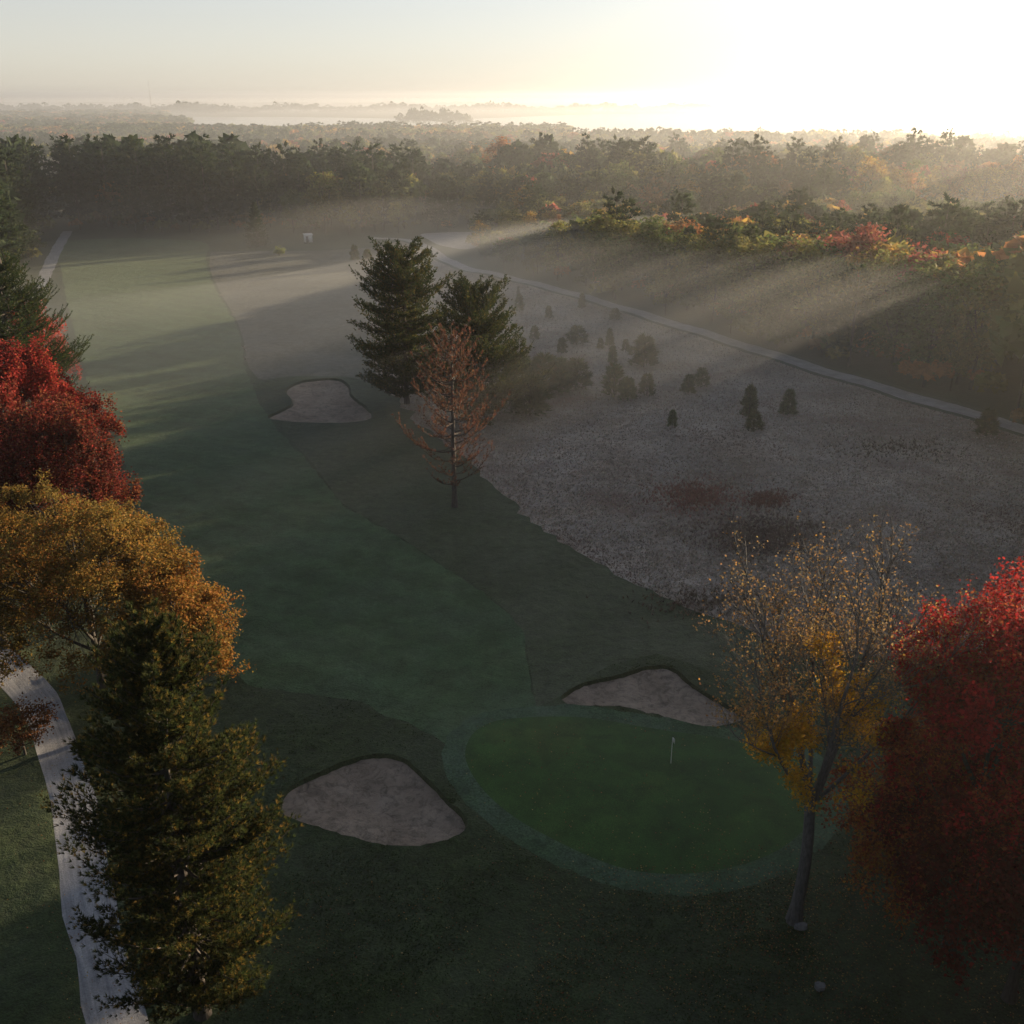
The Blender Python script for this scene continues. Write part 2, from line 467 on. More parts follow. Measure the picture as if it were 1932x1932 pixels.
semi_px = [(1040,1325),(1012,1335),(998,1240),(988,1195),(964,1155),(924,1120),(874,1085),(814,1045),(754,1010),(694,975),(644,945),(594,880),(530,806),(600,720),(720,725),(800,790),(860,840),(905,875),(960,930),(1020,990),(1100,1040),(1180,1080),(1240,1110),(1330,1150),(1450,1190),(1520,1260),(1440,1330),(1330,1270),(1240,1240),(1140,1262)]
SEMI = resample(gp(semi_px), 1.5)
frost_px = [(398,476),(560,474),(700,468),(735,480),(715,560),(690,650),(720,737),(660,716),(540,716),(490,722),(468,690),(460,640),(446,600),(421,560),(400,520),(395,500)]
FROST = resample(gp(frost_px), 2.0)
LOT = resample(catmull(gp(lot_px)), 2.0)

def ribbon(px, half):
    c = resample(catmull(gp(px), False), 1.2, False)
    t = np.gradient(c, axis=0); t /= np.linalg.norm(t, axis=1)[:, None]
    nr = np.stack([-t[:, 1], t[:, 0]], 1)
    rr = np.random.default_rng(len(px))
    w1 = half + 0.12 * np.interp(np.arange(len(c)), np.arange(0, len(c) + 6, 3), rr.normal(size=len(np.arange(0, len(c) + 6, 3))))
    w2 = half + 0.12 * np.interp(np.arange(len(c)), np.arange(0, len(c) + 6, 3), rr.normal(size=len(np.arange(0, len(c) + 6, 3))))
    return c, np.vstack([c + nr * w1[:, None], (c - nr * w2[:, None])[::-1]])
RC, ROAD_R = ribbon(road_r_px, 1.9)
_, VERGE = ribbon(road_r_px, 3.3)
LC, ROAD_L = ribbon(road_l_px, 1.45)
PC, PATH_L = ribbon(path_l_px, 1.7)

gcx, gcy = GREEN.mean(0)

def sstep(a, b, x):
    t = np.clip((x - a) / (b - a), 0, 1); return t * t * (3 - 2 * t)

def height(x, y, lips=True):
    x = np.asarray(x, float); y = np.asarray(y, float)
    d = np.hypot(x, y)
    h = 0.35 * np.sin(x / 23 + 1.3) * np.cos(y / 31) + 0.18 * np.sin(x / 9.5 + y / 14) + 0.10 * np.sin(x / 4.1 - y / 5.3)
    h = h * (1 - 0.75 * np.exp(-((x - gcx) / 15) ** 2 - ((y - gcy) / 11) ** 2))
    h = h + 0.55 * np.exp(-(((x - gcx) / 17) ** 2 + ((y - gcy) / 12) ** 2) ** 2)
    for b, a in zip(BUNK, (0.55, 0.45, 0.6)):
        c = b.mean(0); s = b.std(0) * 1.9 + 2
        h = h + a * np.exp(-((x - c[0]) / s[0]) ** 2 - ((y - c[1] - s[1] * 0.75) / (s[1] * 0.7)) ** 2)
    return h * (1 - sstep(300, 420, d)) * (1 - sstep(190, 240, np.abs(x)))

def ground_z(x, y):
    return float(height(np.array([x]), np.array([y]))[0])

def build_ground():
    rng = np.random.default_rng(3)
    pts = []; edges = []
    def addpoly(P, closed=True):
        i0 = len(pts); n = len(P)
        pts.extend([tuple(p) for p in P])
        edges.extend([(i0 + i, i0 + (i + 1) % n) for i in range(n if closed else n - 1)])
    X0, X1, Y0, Y1 = -260.0, 260.0, -60.0, 470.0
    addpoly(resample(np.array([(X0, Y0), (X1, Y0), (X1, Y1), (X0, Y1)]), 12.0))
    inner = [resample(offset(b, -(0.15 if i < 2 else 0.26)), 0.45 if i < 2 else 0.9) for i, b in enumerate(BUNK)]
    for P in BUNK + inner + [GREEN, FRINGE, FAIR, SEMI, FROST, MEAD, VERGE, ROAD_R, ROAD_L, PATH_L, LOT]:
        m = (P[:, 0] > X0 + 2) & (P[:, 0] < X1 - 2) & (P[:, 1] > Y0 + 2) & (P[:, 1] < Y1 - 2)
        if m.all(): addpoly(P)
        else: addpoly(np.clip(P, [X0 + 3, Y0 + 3], [X1 - 3, Y1 - 3]))
    def grid(x0, x1, y0, y1, s, excl=None):
        gx, gy = np.meshgrid(np.arange(x0, x1, s), np.arange(y0, y1, s))
        gx = gx.ravel() + rng.uniform(-.3, .3, gx.size) * s; gy = gy.ravel() + rng.uniform(-.3, .3, gy.size) * s
        if excl is not None:
            k = ~((gx > excl[0]) & (gx < excl[1]) & (gy > excl[2]) & (gy < excl[3])); gx, gy = gx[k], gy[k]
        pts.extend(zip(gx.tolist(), gy.tolist()))
    A = (-60, 60, 26, 125); B = (-125, 125, 0, 260)
    grid(*A, 1.25); grid(*B, 2.8, A); grid(X0 + 3, X1 - 3, Y0 + 3, Y1 - 3, 8.0, B)
    vo, eo, fo, _, _, _ = delaunay_2d_cdt([Vector(p) for p in pts], edges, [], 0, 1e-3)
    V = np.array([(v.x, v.y) for v in vo])
    F = np.array([f for f in fo if len(f) == 3], int)
    a, b, c = V[F[:, 0]], V[F[:, 1]], V[F[:, 2]]
    ar = (b[:, 0] - a[:, 0]) * (c[:, 1] - a[:, 1]) - (b[:, 1] - a[:, 1]) * (c[:, 0] - a[:, 0])
    F[ar < 0] = F[ar < 0][:, ::-1]
    Z = height(V[:, 0], V[:, 1])
    Z += 0.035 * rng.normal(size=len(Z)) * (V[:, 1] < 140)
    g_in = inside(FRINGE, V[:, 0], V[:, 1]); Z[g_in] = height(V[g_in, 0], V[g_in, 1])
    ct = V[F].mean(1); cx, cy_ = ct[:, 0], ct[:, 1]
    reg = np.zeros(len(F), int)                       # 0 rough
    reg[inside(SEMI, cx, cy_)] = 8
    reg[inside(MEAD, cx, cy_)] = 1
    reg[inside(VERGE, cx, cy_)] = 8
    reg[inside(FROST, cx, cy_)] = 9
    fu, fv = PX(cx, cy_, 0.0)
    reg[(reg == 1) & (fu < 705) & (cy_ > 100)] = 9
    reg[inside(FAIR, cx, cy_)] = 2
    reg[inside(FRINGE, cx, cy_)] = 3
    reg[inside(GREEN, cx, cy_)] = 4
    reg[inside(ROAD_R, cx, cy_)] = 5
    reg[inside(LOT, cx, cy_)] = 5
    reg[inside(ROAD_L, cx, cy_)] = 6
    reg[inside(PATH_L, cx, cy_)] = 7
    for i, b in enumerate(BUNK):
        m = inside(b, cx, cy_); mi = inside(inner[i], cx, cy_)
        reg[m] = 20 + i; reg[mi] = 10 + i
        vin = inside(b, V[:, 0], V[:, 1]); d = dist_poly(b, V[:, 0], V[:, 1])
        deep = 1.0 if i < 2 else 1.2
        dd = np.where(vin & (d > 0.02), deep * (0.19 * sstep(0.0, 0.16, d) + 0.48 * sstep(0.3, 4.0, d)), 0)
        Z -= dd
        Z += 0.10 * np.exp(-((d / 0.8) ** 2)) * (~vin | (d < 0.02))
    Z[inside(ROAD_R, V[:, 0], V[:, 1]) | inside(ROAD_L, V[:, 0], V[:, 1])] -= 0.05
    V3 = np.column_stack([V, Z])
    def sub(m):
        f = F[m]; u, inv = np.unique(f, return_inverse=True)
        return V3[u], inv.reshape(f.shape)
    def mk(name, mat, m, parent=None, uvline=None):
        mb = MB(); v, f = sub(m); mb.add(v, f)
        me = mb.mesh(name, mat, True, False)
        if uvline is not None:
            c = uvline; s = np.concatenate([[0], np.cumsum(np.linalg.norm(np.diff(c, axis=0), axis=1))])
            k = np.argmin(((v[:, None, :2] - c[None]) ** 2).sum(-1), 1)
            t = np.gradient(c, axis=0); t /= np.linalg.norm(t, axis=1)[:, None]
            dv = v[:, :2] - c[k]
            uu = dv[:, 0] * -t[k, 1] + dv[:, 1] * t[k, 0]; vv = s[k] + (dv * t[k]).sum(1)
            uv = me.uv_layers.new(name='along')
            li = np.empty(len(me.loops), np.int32); me.loops.foreach_get('vertex_index', li)
            uv.data.foreach_set('uv', np.column_stack([uu[li], vv[li]]).astype(np.float32).ravel())
        return link(name, me, parent)
    # rough + everything out to the horizon is one sheet
    mb = MB(); v, f = sub(reg == 0); mb.add(v, f)
    bx = resample(np.array([(X0, Y0), (X1, Y0), (X1, Y1), (X0, Y1)]), 12.0)
    FAR = 24000.0
    rings = [bx]
    for s in (1.6, 4, 12, 40, 92):
        q = bx.copy(); cxy = np.array([(X0 + X1) / 2, (Y0 + Y1) / 2]); rings.append((q - cxy) * s + cxy)
    n = len(bx); allv = np.vstack(rings); allv = np.column_stack([allv, np.zeros(len(allv))])
    ff = []
    for r in range(len(rings) - 1):
        for i in range(n):
            ff.append((r * n + i, (r + 1) * n + i, (r + 1) * n + (i + 1) % n, r * n + (i + 1) % n))
    mb.add(allv, ff)
    o = link('ground', mb.mesh('ground', M['rough'], True, False)); tag(o, 'dark rough grass and woodland ground reaching to the horizon', None, None, 'structure')
    o = mk('meadow', M['meadow'], reg == 1); tag(o, 'pale tan dry-grass meadow between the fairway and the right gravel road', None, None, 'structure')
    o = mk('semi_rough', M['semi'], reg == 8); tag(o, 'brownish longer grass between the fairway and the meadow', None, None, 'structure')
    o = mk('frosted_rough', M['frosted'], reg == 9); tag(o, 'greyish frosted grass left of the two mid-field pines', None, None, 'structure')
    o = mk('fairway', M['fairway'], reg == 2); tag(o, 'dewy green mown fairway curving up the left of the field', None, None, 'structure')
    o = mk('green_fringe', M['fringe'], reg == 3); tag(o, 'paler collar of short grass around the putting green', None, None, 'structure')
    o = mk('putting_green', M['green'], reg == 4); tag(o, 'smooth dark green putting green with the flagstick', None, None, 'structure')
    o = mk('gravel_road', M['gravel'], reg == 5, None, RC); tag(o, 'pale gravel road running along the foot of the right forest', None, None, 'structure')
    o = mk('gravel_path', M['gravel'], reg == 6, None, LC); tag(o, 'pale gravel cart path with wheel tracks at the lower left', None, None, 'structure')
    o = mk('gravel_lane', M['gravel'], reg == 7, None, PC); tag(o, 'bluish gravel lane along the far left edge of the fairway', None, None, 'structure')
    names = ['wedge-shaped sand bunker left of the putting green', 'long sand bunker behind the putting green', 'distant sand bunker beside the two tall pines']
    for i in range(3):
        e = mk('sand_bunker', M['sand'], reg == 10 + i)
        tag(e, names[i], None, 'sand bunkers', 'structure')
        mk('turf_lip', M['lip'], reg == 20 + i, e)
build_ground()

# ------------------------------------------------------------------ lake and far land
def lake():
    edge = [(340,220),(430,221),(560,221),(735,224),(900,224),(1100,216),(1400,213),(1700,211),(2000,210),(2600,209)]
    near = [(2600,250),(2000,250),(1700,250),(1400,250),(1100,250),(900,246),(735,243),(600,240),(430,238),(340,234)]
    P = np.array([G(u, v) for u, v in edge + near])
    mb = MB(); n = len(edge)
    v = np.column_stack([P, np.full(len(P), 0.25)])
    mb.add(v, [(2 * n - 1 - i, 2 * n - 2 - i, i + 1, i) for i in range(n - 1)])
    me = mb.mesh('lake', M['water'], False, False)
    o = link('lake', me); tag(o, 'bright misty lake below the horizon', None, None, 'structure')
    return P
LAKE = lake()

# ------------------------------------------------------------------ leaf and branch builders
def leaf_quads(mb, pos, size, col, rng, upbias=0.6, fold=0.15):
    n = len(pos)
    nrm = rot_rows(n, rng); nrm[:, 2] = np.abs(nrm[:, 2]) + upbias * 0.5
    nrm /= np.linalg.norm(nrm, axis=1)[:, None]
    a = np.cross(nrm, rot_rows(n, rng)); a /= np.linalg.norm(a, axis=1)[:, None] + 1e-9
    b = np.cross(nrm, a)
    s = np.asarray(size).reshape(-1, 1) * np.ones((n, 1))
    v = np.stack([pos - a * s * 0.5, pos + b * s * 0.36 + nrm * s * fold, pos + a * s * 0.55, pos - b * s * 0.36 + nrm * s * fold], 1)
    f = np.arange(n * 4).reshape(n, 4)
    mb.add(v.reshape(-1, 3), f, np.repeat(col, 4, axis=0))

def pick_cols(pal, w, n, rng, jit=0.18, corr=None):
    pal = np.asarray(pal, float); w = np.asarray(w, float) / np.sum(w)
    k = rng.choice(len(pal), n, p=w) if corr is None else corr
    c = pal[k] * (1 + jit * rng.normal(size=(n, 1))) * (1 + 0.06 * rng.normal(size=(n, 3)))
    return np.clip(c, 0.004, 0.8)

def needle_tufts(mb, pos, dirs, length, width, blades, col, rng, spread=0.75):
    n = len(pos)
    P = np.repeat(pos, blades, 0); D = np.repeat(dirs, blades, 0); C = np.repeat(col, blades, 0)
    D = D + spread * rot_rows(n * blades, rng); D /= np.linalg.norm(D, axis=1)[:, None] + 1e-9
    L = np.repeat(np.broadcast_to(length, (n,)), blades) * rng.uniform(0.7, 1.25, n * blades)
    side = np.cross(D, rot_rows(n * blades, rng)); side /= np.linalg.norm(side, axis=1)[:, None] + 1e-9
    w = np.broadcast_to(width, (n,)).repeat(blades)[:, None]
    v = np.stack([P - side * w, P + side * w, P + D * L[:, None]], 1)
    mb.add(v.reshape(-1, 3), np.arange(n * blades * 3).reshape(-1, 3), np.repeat(C, 3, 0))

def pine_meshes(name, h, prof, seed, s_in=0.18, blf=(0.19, 0.34), whorl=0.85, per=5, nbr=11, tuft_step=0.22, tlen=0.30, twid=0.03, blades=6,
                pal=((0.030, 0.048, 0.020), (0.045, 0.062, 0.022), (0.075, 0.075, 0.026)), pw=(5, 3, 1), base=0.08, up=0.25, sweep=0.5, trunk_r=0.32,
                keep=lambda t, rng: True, ns=7, spreadp=(.14, .2, .26, .2, .14, .06), drop_tuft=0.0, puff=0, tip=None, lean=(0, 0)):
    rng = np.random.default_rng(seed)
    wood = MB(); br = MB(); nd = MB()
    nz = 14; t = np.linspace(0, 1, nz)
    wob = np.cumsum(rng.normal(size=(nz, 2)) * 0.03, 0) * (t[:, None])
    tr = np.column_stack([wob[:, 0] + lean[0] * t, wob[:, 1] + lean[1] * t, t * h])
    rad = trunk_r * (1 - t) ** 0.8 + 0.03; rad[0] *= 1.35
    tr[0, 2] = -0.4
    wood.tube(tr, rad, 9)
    tp = []; td = []
    z = base * h
    while z < h * 0.985:
        tt = z / h
        Lm = np.interp(tt, [p[0] for p in prof], [p[1] for p in prof])
        k = max(3, int(per + rng.integers(-1, 2)))
        a0 = rng.uniform(0, 6.28)
        for j in range(k):
            if not keep(tt, rng): continue
            az = a0 + j * 6.283 / k + rng.normal() * 0.28
            L = Lm * rng.choice([0.55, 0.8, 1.0, 1.0, 1.15, 1.3], p=spreadp)
            zz = z + rng.normal() * 0.15
            u0 = up + 0.75 * max(0, tt - 0.6) * 1.6 + rng.normal() * 0.12
            m = 6; s = np.linspace(0, 1, m)
            hx = s * L * math.cos(math.atan(u0)) ; vz = s * L * math.sin(math.atan(u0)) + sweep * L * 0.35 * s ** 2.4 - 0.10 * L * np.sin(s * math.pi)
            c = np.array([np.interp(zz, tr[:, 2], tr[:, 0]), np.interp(zz, tr[:, 2], tr[:, 1]), zz])
            bend = rng.normal() * 0.22
            ang = az + bend * s
            P = c + np.column_stack([hx * np.cos(ang), hx * np.sin(ang), vz])
            br.tube(P, np.linspace(0.03 + 0.012 * L, 0.012, m), 4)
            dP = np.gradient(P, axis=0); dP /= np.linalg.norm(dP, axis=1)[:, None] + 1e-9
            nb = max(4, int(nbr * (0.5 + 0.5 * L / 5)))
            if puff:
                npf = int(puff * (0.3 + 0.7 * L / 5)); sp_ = rng.uniform(0.08, 1.0, npf) ** 0.75
                pc = np.column_stack([np.interp(sp_, s, P[:, i]) for i in range(3)])
                sg = 0.07 * L * (1.25 - 0.75 * sp_)[:, None] * np.array([1.25, 1.25, 0.75])
                off = rng.normal(size=(npf, 3)) * sg; off[:, 2] = np.abs(off[:, 2]) * 0.9
                tp.append(pc + off); td.append(off / (np.linalg.norm(off, axis=1)[:, None] + 1e-6) * 0.45 + dP[3] * 0.8 + np.array([0, 0, 0.35]))
            for q in range(nb):
                s0 = s_in + (1 - s_in) * (q + rng.uniform(0, 0.8)) / nb
                s0 = min(s0, 1.0)
                p0 = np.array([np.interp(s0, s, P[:, i]) for i in range(3)])
                d0 = np.array([np.interp(s0, s, dP[:, i]) for i in range(3)])
                sd = 1 if q % 2 else -1
                side = np.cross(d0, (0, 0, 1.0)); side /= np.linalg.norm(side) + 1e-9
                bl = (blf[0] + blf[1] * (1 - s0)) * L * rng.uniform(0.7, 1.2)
                if tip: bl = max(bl, tip)
                bd = d0 * 0.75 + side * sd * rng.uniform(0.35, 0.9) + np.array([0, 0, rng.uniform(0.0, 0.5)])
                bd /= np.linalg.norm(bd)
                kk = max(2, int(bl / tuft_step))
                ss = (np.arange(kk) + 0.6) / kk
                pp = p0 + np.outer(ss * bl, bd) + np.outer(ss ** 2, (0, 0, 0.18 * bl))
                if drop_tuft:
                    mk = rng.uniform(size=kk) > drop_tuft
                    if bl > 0.6: br.tube(np.vstack([p0, pp[-1]]), (0.014, 0.006), 3)
                    pp = pp[mk]; kk = len(pp)
                    if kk == 0: continue
                tp.append(pp); td.append(np.tile(bd * 0.8 + np.array([0, 0, 0.35]), (kk, 1)))
        z += whorl * rng.uniform(0.75, 1.25) * (1.0 - 0.35 * tt)
    # leader tufts
    top = np.column_stack([np.full(10, tr[-1, 0]), np.full(10, tr[-1, 1]), np.linspace(h * 0.95, h, 10)])
    tp.append(top); td.append(np.tile((0, 0, 1.0), (10, 1)))
    tp = np.concatenate(tp); td = np.concatenate(td)
    col = pick_cols(pal, pw, len(tp), rng, 0.2)
    needle_tufts(nd, tp, td, tlen, twid, blades, col, rng)
    return wood, br, nd

def broad_meshes(h, crown, seed, nclump=90, leaves=320, lsize=0.2, pal=((0.3, 0.1, 0.02),), pw=(1,), clump_r=1.1, trunk_r=0.35,
                 fork=0.3, nlimb=8, flat=0.75, patchy=0.5, skirt=0.0, shell=0.55, lean=(0, 0)):
    """crown: list of (x, y, z, rx, ry, rz) lobes.  Trunk, limbs and twigs lead to leaf clumps spread through the lobes."""
    rng = np.random.default_rng(seed)
    wood = MB(); br = MB(); lf = MB()
    lobes = np.array(crown, float)
    vol = lobes[:, 3] * lobes[:, 4] * lobes[:, 5]; pr = vol ** 0.7; pr /= pr.sum()
    k = rng.choice(len(lobes), nclump, p=pr)
    d = rot_rows(nclump, rng); d[:, 2] = np.where(d[:, 2] < -0.55, -d[:, 2], d[:, 2])
    rr = rng.uniform(shell, 1.0, nclump) ** 0.7
    cen = lobes[k, :3] + d * lobes[k, 3:] * rr[:, None]
    cen[:, 2] = np.maximum(cen[:, 2], h * 0.10)
    nz = 9; t = np.linspace(0, 1, nz)
    wob = np.cumsum(rng.normal(size=(nz, 2)) * 0.05, 0) * t[:, None]
    th = h * 0.72
    cx = (lobes[:, 0] * pr).sum() * 0.6; cy2 = (lobes[:, 1] * pr).sum() * 0.6
    tr = np.column_stack([wob[:, 0] + cx * t ** 1.5, wob[:, 1] + cy2 * t ** 1.5, t * th]); tr[0, 2] = -0.4
    rad = trunk_r * (1 - 0.85 * t ** 0.8); rad[0] *= 1.4
    wood.tube(tr, rad, 9)
    # limbs: cluster clump centres
    seedc = cen[rng.choice(nclump, nlimb, replace=False)].copy()
    for _ in range(5):
        a = np.argmin(((cen[:, None] - seedc[None]) ** 2).sum(-1), 1)
        for i in range(nlimb):
            if (a == i).any(): seedc[i] = cen[a == i].mean(0)
    for i in range(nlimb):
        m = np.where(a == i)[0]
        if len(m) == 0: continue
        tgt = seedc[i]
        z0 = np.clip(tgt[2] - np.hypot(tgt[0], tgt[1]) * rng.uniform(0.9, 1.5), h * fork * 0.6, th * 0.97)
        p0 = np.array([np.interp(z0, tr[:, 2], tr[:, 0]), np.interp(z0, tr[:, 2], tr[:, 1]), z0])
        s = np.linspace(0, 1, 6)[:, None]
        mid = (p0 + tgt) / 2 + rng.normal(size=3) * 0.35 + np.array([0, 0, -0.3])
        P = (1 - s) ** 2 * p0 + 2 * s * (1 - s) * mid + s ** 2 * tgt
        r0 = trunk_r * 0.42
        br.tube(P, np.linspace(r0, r0 * 0.3, 6), 5)
        for j in m:
            q = P[rng.integers(2, 6)]
            mm = (q + cen[j]) / 2 + rng.normal(size=3) * 0.25
            s4 = np.linspace(0, 1, 4)[:, None]
            PP = (1 - s4) ** 2 * q + 2 * s4 * (1 - s4) * mm + s4 ** 2 * cen[j]
            br.tube(PP, np.linspace(r0 * 0.3, 0.015, 4), 4)
    # leaves
    npal = len(pal)
    field = rng.normal(size=(npal, 3))
    allp = []; allk = []
    for j in range(nclump):
        n = int(leaves * rng.uniform(0.6, 1.4))
        r = clump_r * rng.uniform(0.7, 1.35)
        nsub = 7
        sub = rng.normal(size=(nsub, 3)) * r * 0.55 * np.array([1, 1, flat])
        pk = rng.integers(0, nsub, n)
        p = cen[j] + sub[pk] + rng.normal(size=(n, 3)) * r * 0.30 * np.array([1, 1, flat])
        allp.append(p)
        wts = np.asarray(pw, float) * np.exp(patchy * 2.0 * np.sin(field @ (cen[j] * 0.33) + np.arange(npal)))
        allk.append(rng.choice(npal, n, p=wts / wts.sum()))
    p = np.concatenate(allp); kk = np.concatenate(allk)
    p[:, 2] = np.maximum(p[:, 2], 0.3)
    col = pick_cols(pal, pw, len(p), rng, 0.2, kk)
    leaf_quads(lf, p, lsize * rng.uniform(0.7, 1.3, len(p)), col, rng)
    return wood, br, lf

def put_tree(name, loc, rz, parts, mats, label, cat, group=None, names=('trunk', 'branchwork', 'crown')):
    e = empty(name, (loc[0], loc[1], loc[2] if len(loc) > 2 else ground_z(*loc[:2])), rz)
    for mbx, mt, nm in zip(parts, mats, names):
        if mbx.n: link(nm, mbx.mesh(nm, mt, nm != 'crown'), e)
    tag(e, label, cat, group)
    return e

PM = (M['pine_bark'], M['pine_bark'], M['needle'])
BM = (M['dark_bark'], M['dark_bark'], M['leaf'])
GB = (M['grey_bark'], M['grey_bark'], M['leaf'])

# ------------------------------------------------------------------ the trees round the hole
# foreground pine
fp = pine_meshes('fp', 23.4, [(0, 2.8), (0.08, 4.2), (0.22, 5.0), (0.42, 5.0), (0.62, 4.3), (0.80, 3.1), (0.92, 1.8), (1, 0.5)], 11, s_in=0.15, blf=(0.14, 0.20), puff=100,
                 whorl=0.62, per=6, nbr=10, tuft_step=0.14, tlen=0.26, twid=0.019, blades=13, base=0.07, up=0.20, sweep=0.8, trunk_r=0.36, spreadp=(.18, .24, .28, .18, .1, .02),
                 pal=((0.030, 0.041, 0.015), (0.052, 0.058, 0.018), (0.16, 0.115, 0.03)), pw=(5, 4, 1.6))  # golden third tone puts sunlit clumps into the needle colour
put_tree('pine_tree', G(384, 1922), 0.6, fp, PM, 'tall dark pine in the foreground beside the pale gravel cart path', 'tree')

# dark pine at the left edge
lp = pine_meshes('lp', 23.5, [(0, 4), (0.2, 9.0), (0.4, 9.4), (0.6, 8.0), (0.8, 6.0), (0.93, 3.6), (1, 1.2)], 24,
                 whorl=1.1, per=6, nbr=15, tuft_step=0.22, tlen=0.36, twid=0.055, blades=5, base=0.16, up=0.08, sweep=0.3, trunk_r=0.36)
put_tree('pine_tree', G(48, 800), 2.1, lp, PM, 'dark layered pine above the red maples at the left edge', 'tree')

# the pair in the middle
pa = pine_meshes('pa', 23.3, [(0, 3), (0.12, 7.2), (0.3, 7.8), (0.5, 6.9), (0.7, 6.4), (0.86, 5.4), (0.95, 4.0), (1, 2.0)], 31,
                 s_in=0.15, blf=(0.15, 0.24), puff=85,
                 pal=((0.034, 0.052, 0.020), (0.058, 0.070, 0.024), (0.12, 0.10, 0.032)), pw=(5, 3, 2),  # third tone paints the sun's golden rim into the needles
                 whorl=0.78, per=6, nbr=7, tuft_step=0.20, tlen=0.32, twid=0.062, blades=5, base=0.09, up=0.10, sweep=0.42, trunk_r=0.38)
put_tree('pine_tree', G(768, 762), 0.3, pa, PM, 'taller left one of the two green pines in mid field', 'tree', 'pair of pines in mid field')
pb = pine_meshes('pb', 19.6, [(0, 3.8), (0.1, 8.2), (0.3, 8.4), (0.5, 7.2), (0.7, 5.6), (0.86, 4.6), (0.95, 3.2), (1, 1.6)], 37,
                 s_in=0.15, blf=(0.15, 0.24), puff=85,
                 whorl=0.78, per=6, nbr=7, tuft_step=0.20, tlen=0.32, twid=0.062, blades=5, base=0.05, up=0.18, sweep=0.6, trunk_r=0.34,
                 pal=((0.032, 0.050, 0.020), (0.055, 0.066, 0.022), (0.10, 0.09, 0.03)), pw=(5, 3, 2))  # gold tone again: sunlight put into the needle colour
put_tree('pine_tree', G(897, 795), 1.0, pb, PM, 'shorter right one of the two green pines in mid field', 'tree', 'pair of pines in mid field')

# rust-brown dying pine
def keep_dead(t, rng):
    return rng.uniform() < (0.55 if t < 0.55 else 0.92)
dp = pine_meshes('dp', 20.2, [(0, 2.4), (0.12, 3.4), (0.22, 5.2), (0.35, 5.4), (0.5, 5.2), (0.62, 4.4), (0.75, 3.9), (0.88, 3.2), (0.96, 2.2), (1, 1.0)], 52,
                 s_in=0.3, blf=(0.13, 0.2), whorl=0.86, per=5, nbr=11, tuft_step=0.22, tlen=0.32, twid=0.042, blades=7, base=0.16, up=0.30, sweep=0.9, trunk_r=0.30,
                 pal=((0.135, 0.058, 0.038), (0.18, 0.092, 0.056), (0.10, 0.046, 0.034)), pw=(3, 2, 2), keep=keep_dead, drop_tuft=0.30)
put_tree('dead_pine_tree', G(858, 955), 0.2, dp, PM, 'rust-brown dying pine standing in front of the two green pines', 'tree')

RED = ((0.21, 0.034, 0.024), (0.12, 0.020, 0.017), (0.21, 0.075, 0.030), (0.09, 0.035, 0.022))
# red maples on the left
def maple(loc, h, r, seed, label, pal=RED, pw=(4, 4, 2, 2), **kw):
    rng = np.random.default_rng(seed)
    lob = [(0, 0, h * 0.50, r * 0.66, r * 0.66, h * 0.36), (0, 0, h * 0.30, r * 0.75, r * 0.75, h * 0.20)]
    for i in range(13):
        a = i * 0.79 + rng.uniform(0, 0.6); q = rng.uniform(0.52, 0.80) * r
        zc = h * rng.uniform(0.24, 0.74)
        q *= 1.0 - 0.5 * max(0, zc / h - 0.5)
        lob.append((q * math.cos(a), q * math.sin(a), zc, r * rng.uniform(0.22, 0.36), r * rng.uniform(0.22, 0.36), h * rng.uniform(0.12, 0.21)))
    for i in range(3):
        lob.append((rng.normal() * r * 0.25, rng.normal() * r * 0.25, h * rng.uniform(0.74, 0.86), r * 0.24, r * 0.24, h * 0.14))
    args = dict(nclump=160, leaves=330, lsize=0.24, pal=pal, pw=pw, clump_r=0.92, flat=1.5)
    args.update(kw)
    parts = broad_meshes(h, lob, seed, **args)
    return put_tree('maple_tree', loc, rng.uniform(0, 6), parts, BM, label, 'tree')
maple(G(70, 930), 18.8, 8.6, 61, 'bright red maple whose crown rises behind the larger dark red maple', pal=((0.34, 0.042, 0.032), (0.22, 0.028, 0.024), (0.28, 0.085, 0.035)), pw=(5, 3, 1), lsize=0.28)
maple(G(120, 1040), 17.0, 9.6, 62, 'wide dark red maple between the orange oak and the fairway', nclump=230, lsize=0.26, pw=(3, 5, 2, 2))
maple(G(-70, 1000), 16.0, 8.0, 63, 'deep red maple cut off by the left edge', nclump=80, leaves=220, lsize=0.34)
maple(G(92, 745), 14.6, 5.0, 64, 'pinkish red maple showing behind the branches of the left pine', nclump=70, leaves=220, lsize=0.32, pal=((0.40, 0.09, 0.07), (0.32, 0.07, 0.06)), pw=(1, 1))

OAK = ((0.27, 0.155, 0.034), (0.29, 0.125, 0.030), (0.18, 0.125, 0.032), (0.12, 0.088, 0.028))
def oak(loc, h, r, seed, label, **kw):
    rng = np.random.default_rng(seed)
    lob = [(0, 0, h * 0.52, r * 0.75, r * 0.75, h * 0.36), (0, 0, h * 0.34, r * 0.85, r * 0.85, h * 0.2)]
    for i in range(9):
        a = i * 0.72 + rng.uniform(0, 0.5); q = rng.uniform(0.5, 0.72) * r
        lob.append((q * math.cos(a), q * math.sin(a), h * rng.uniform(0.30, 0.76), r * rng.uniform(0.32, 0.42), r * rng.uniform(0.32, 0.42), h * rng.uniform(0.14, 0.2)))
    args = dict(nclump=150, leaves=330, lsize=0.20, pal=OAK, pw=(4, 3, 4, 2), clump_r=0.95, flat=0.8, patchy=0.8)
    args.update(kw)
    parts = broad_meshes(h, lob, seed, **args)
    return put_tree('oak_tree', loc, rng.uniform(0, 6), parts, BM, label, 'tree')
oak(G(195, 1300), 18.6, 9.4, 71, 'broad golden-orange oak behind the tall foreground pine', nclump=220)
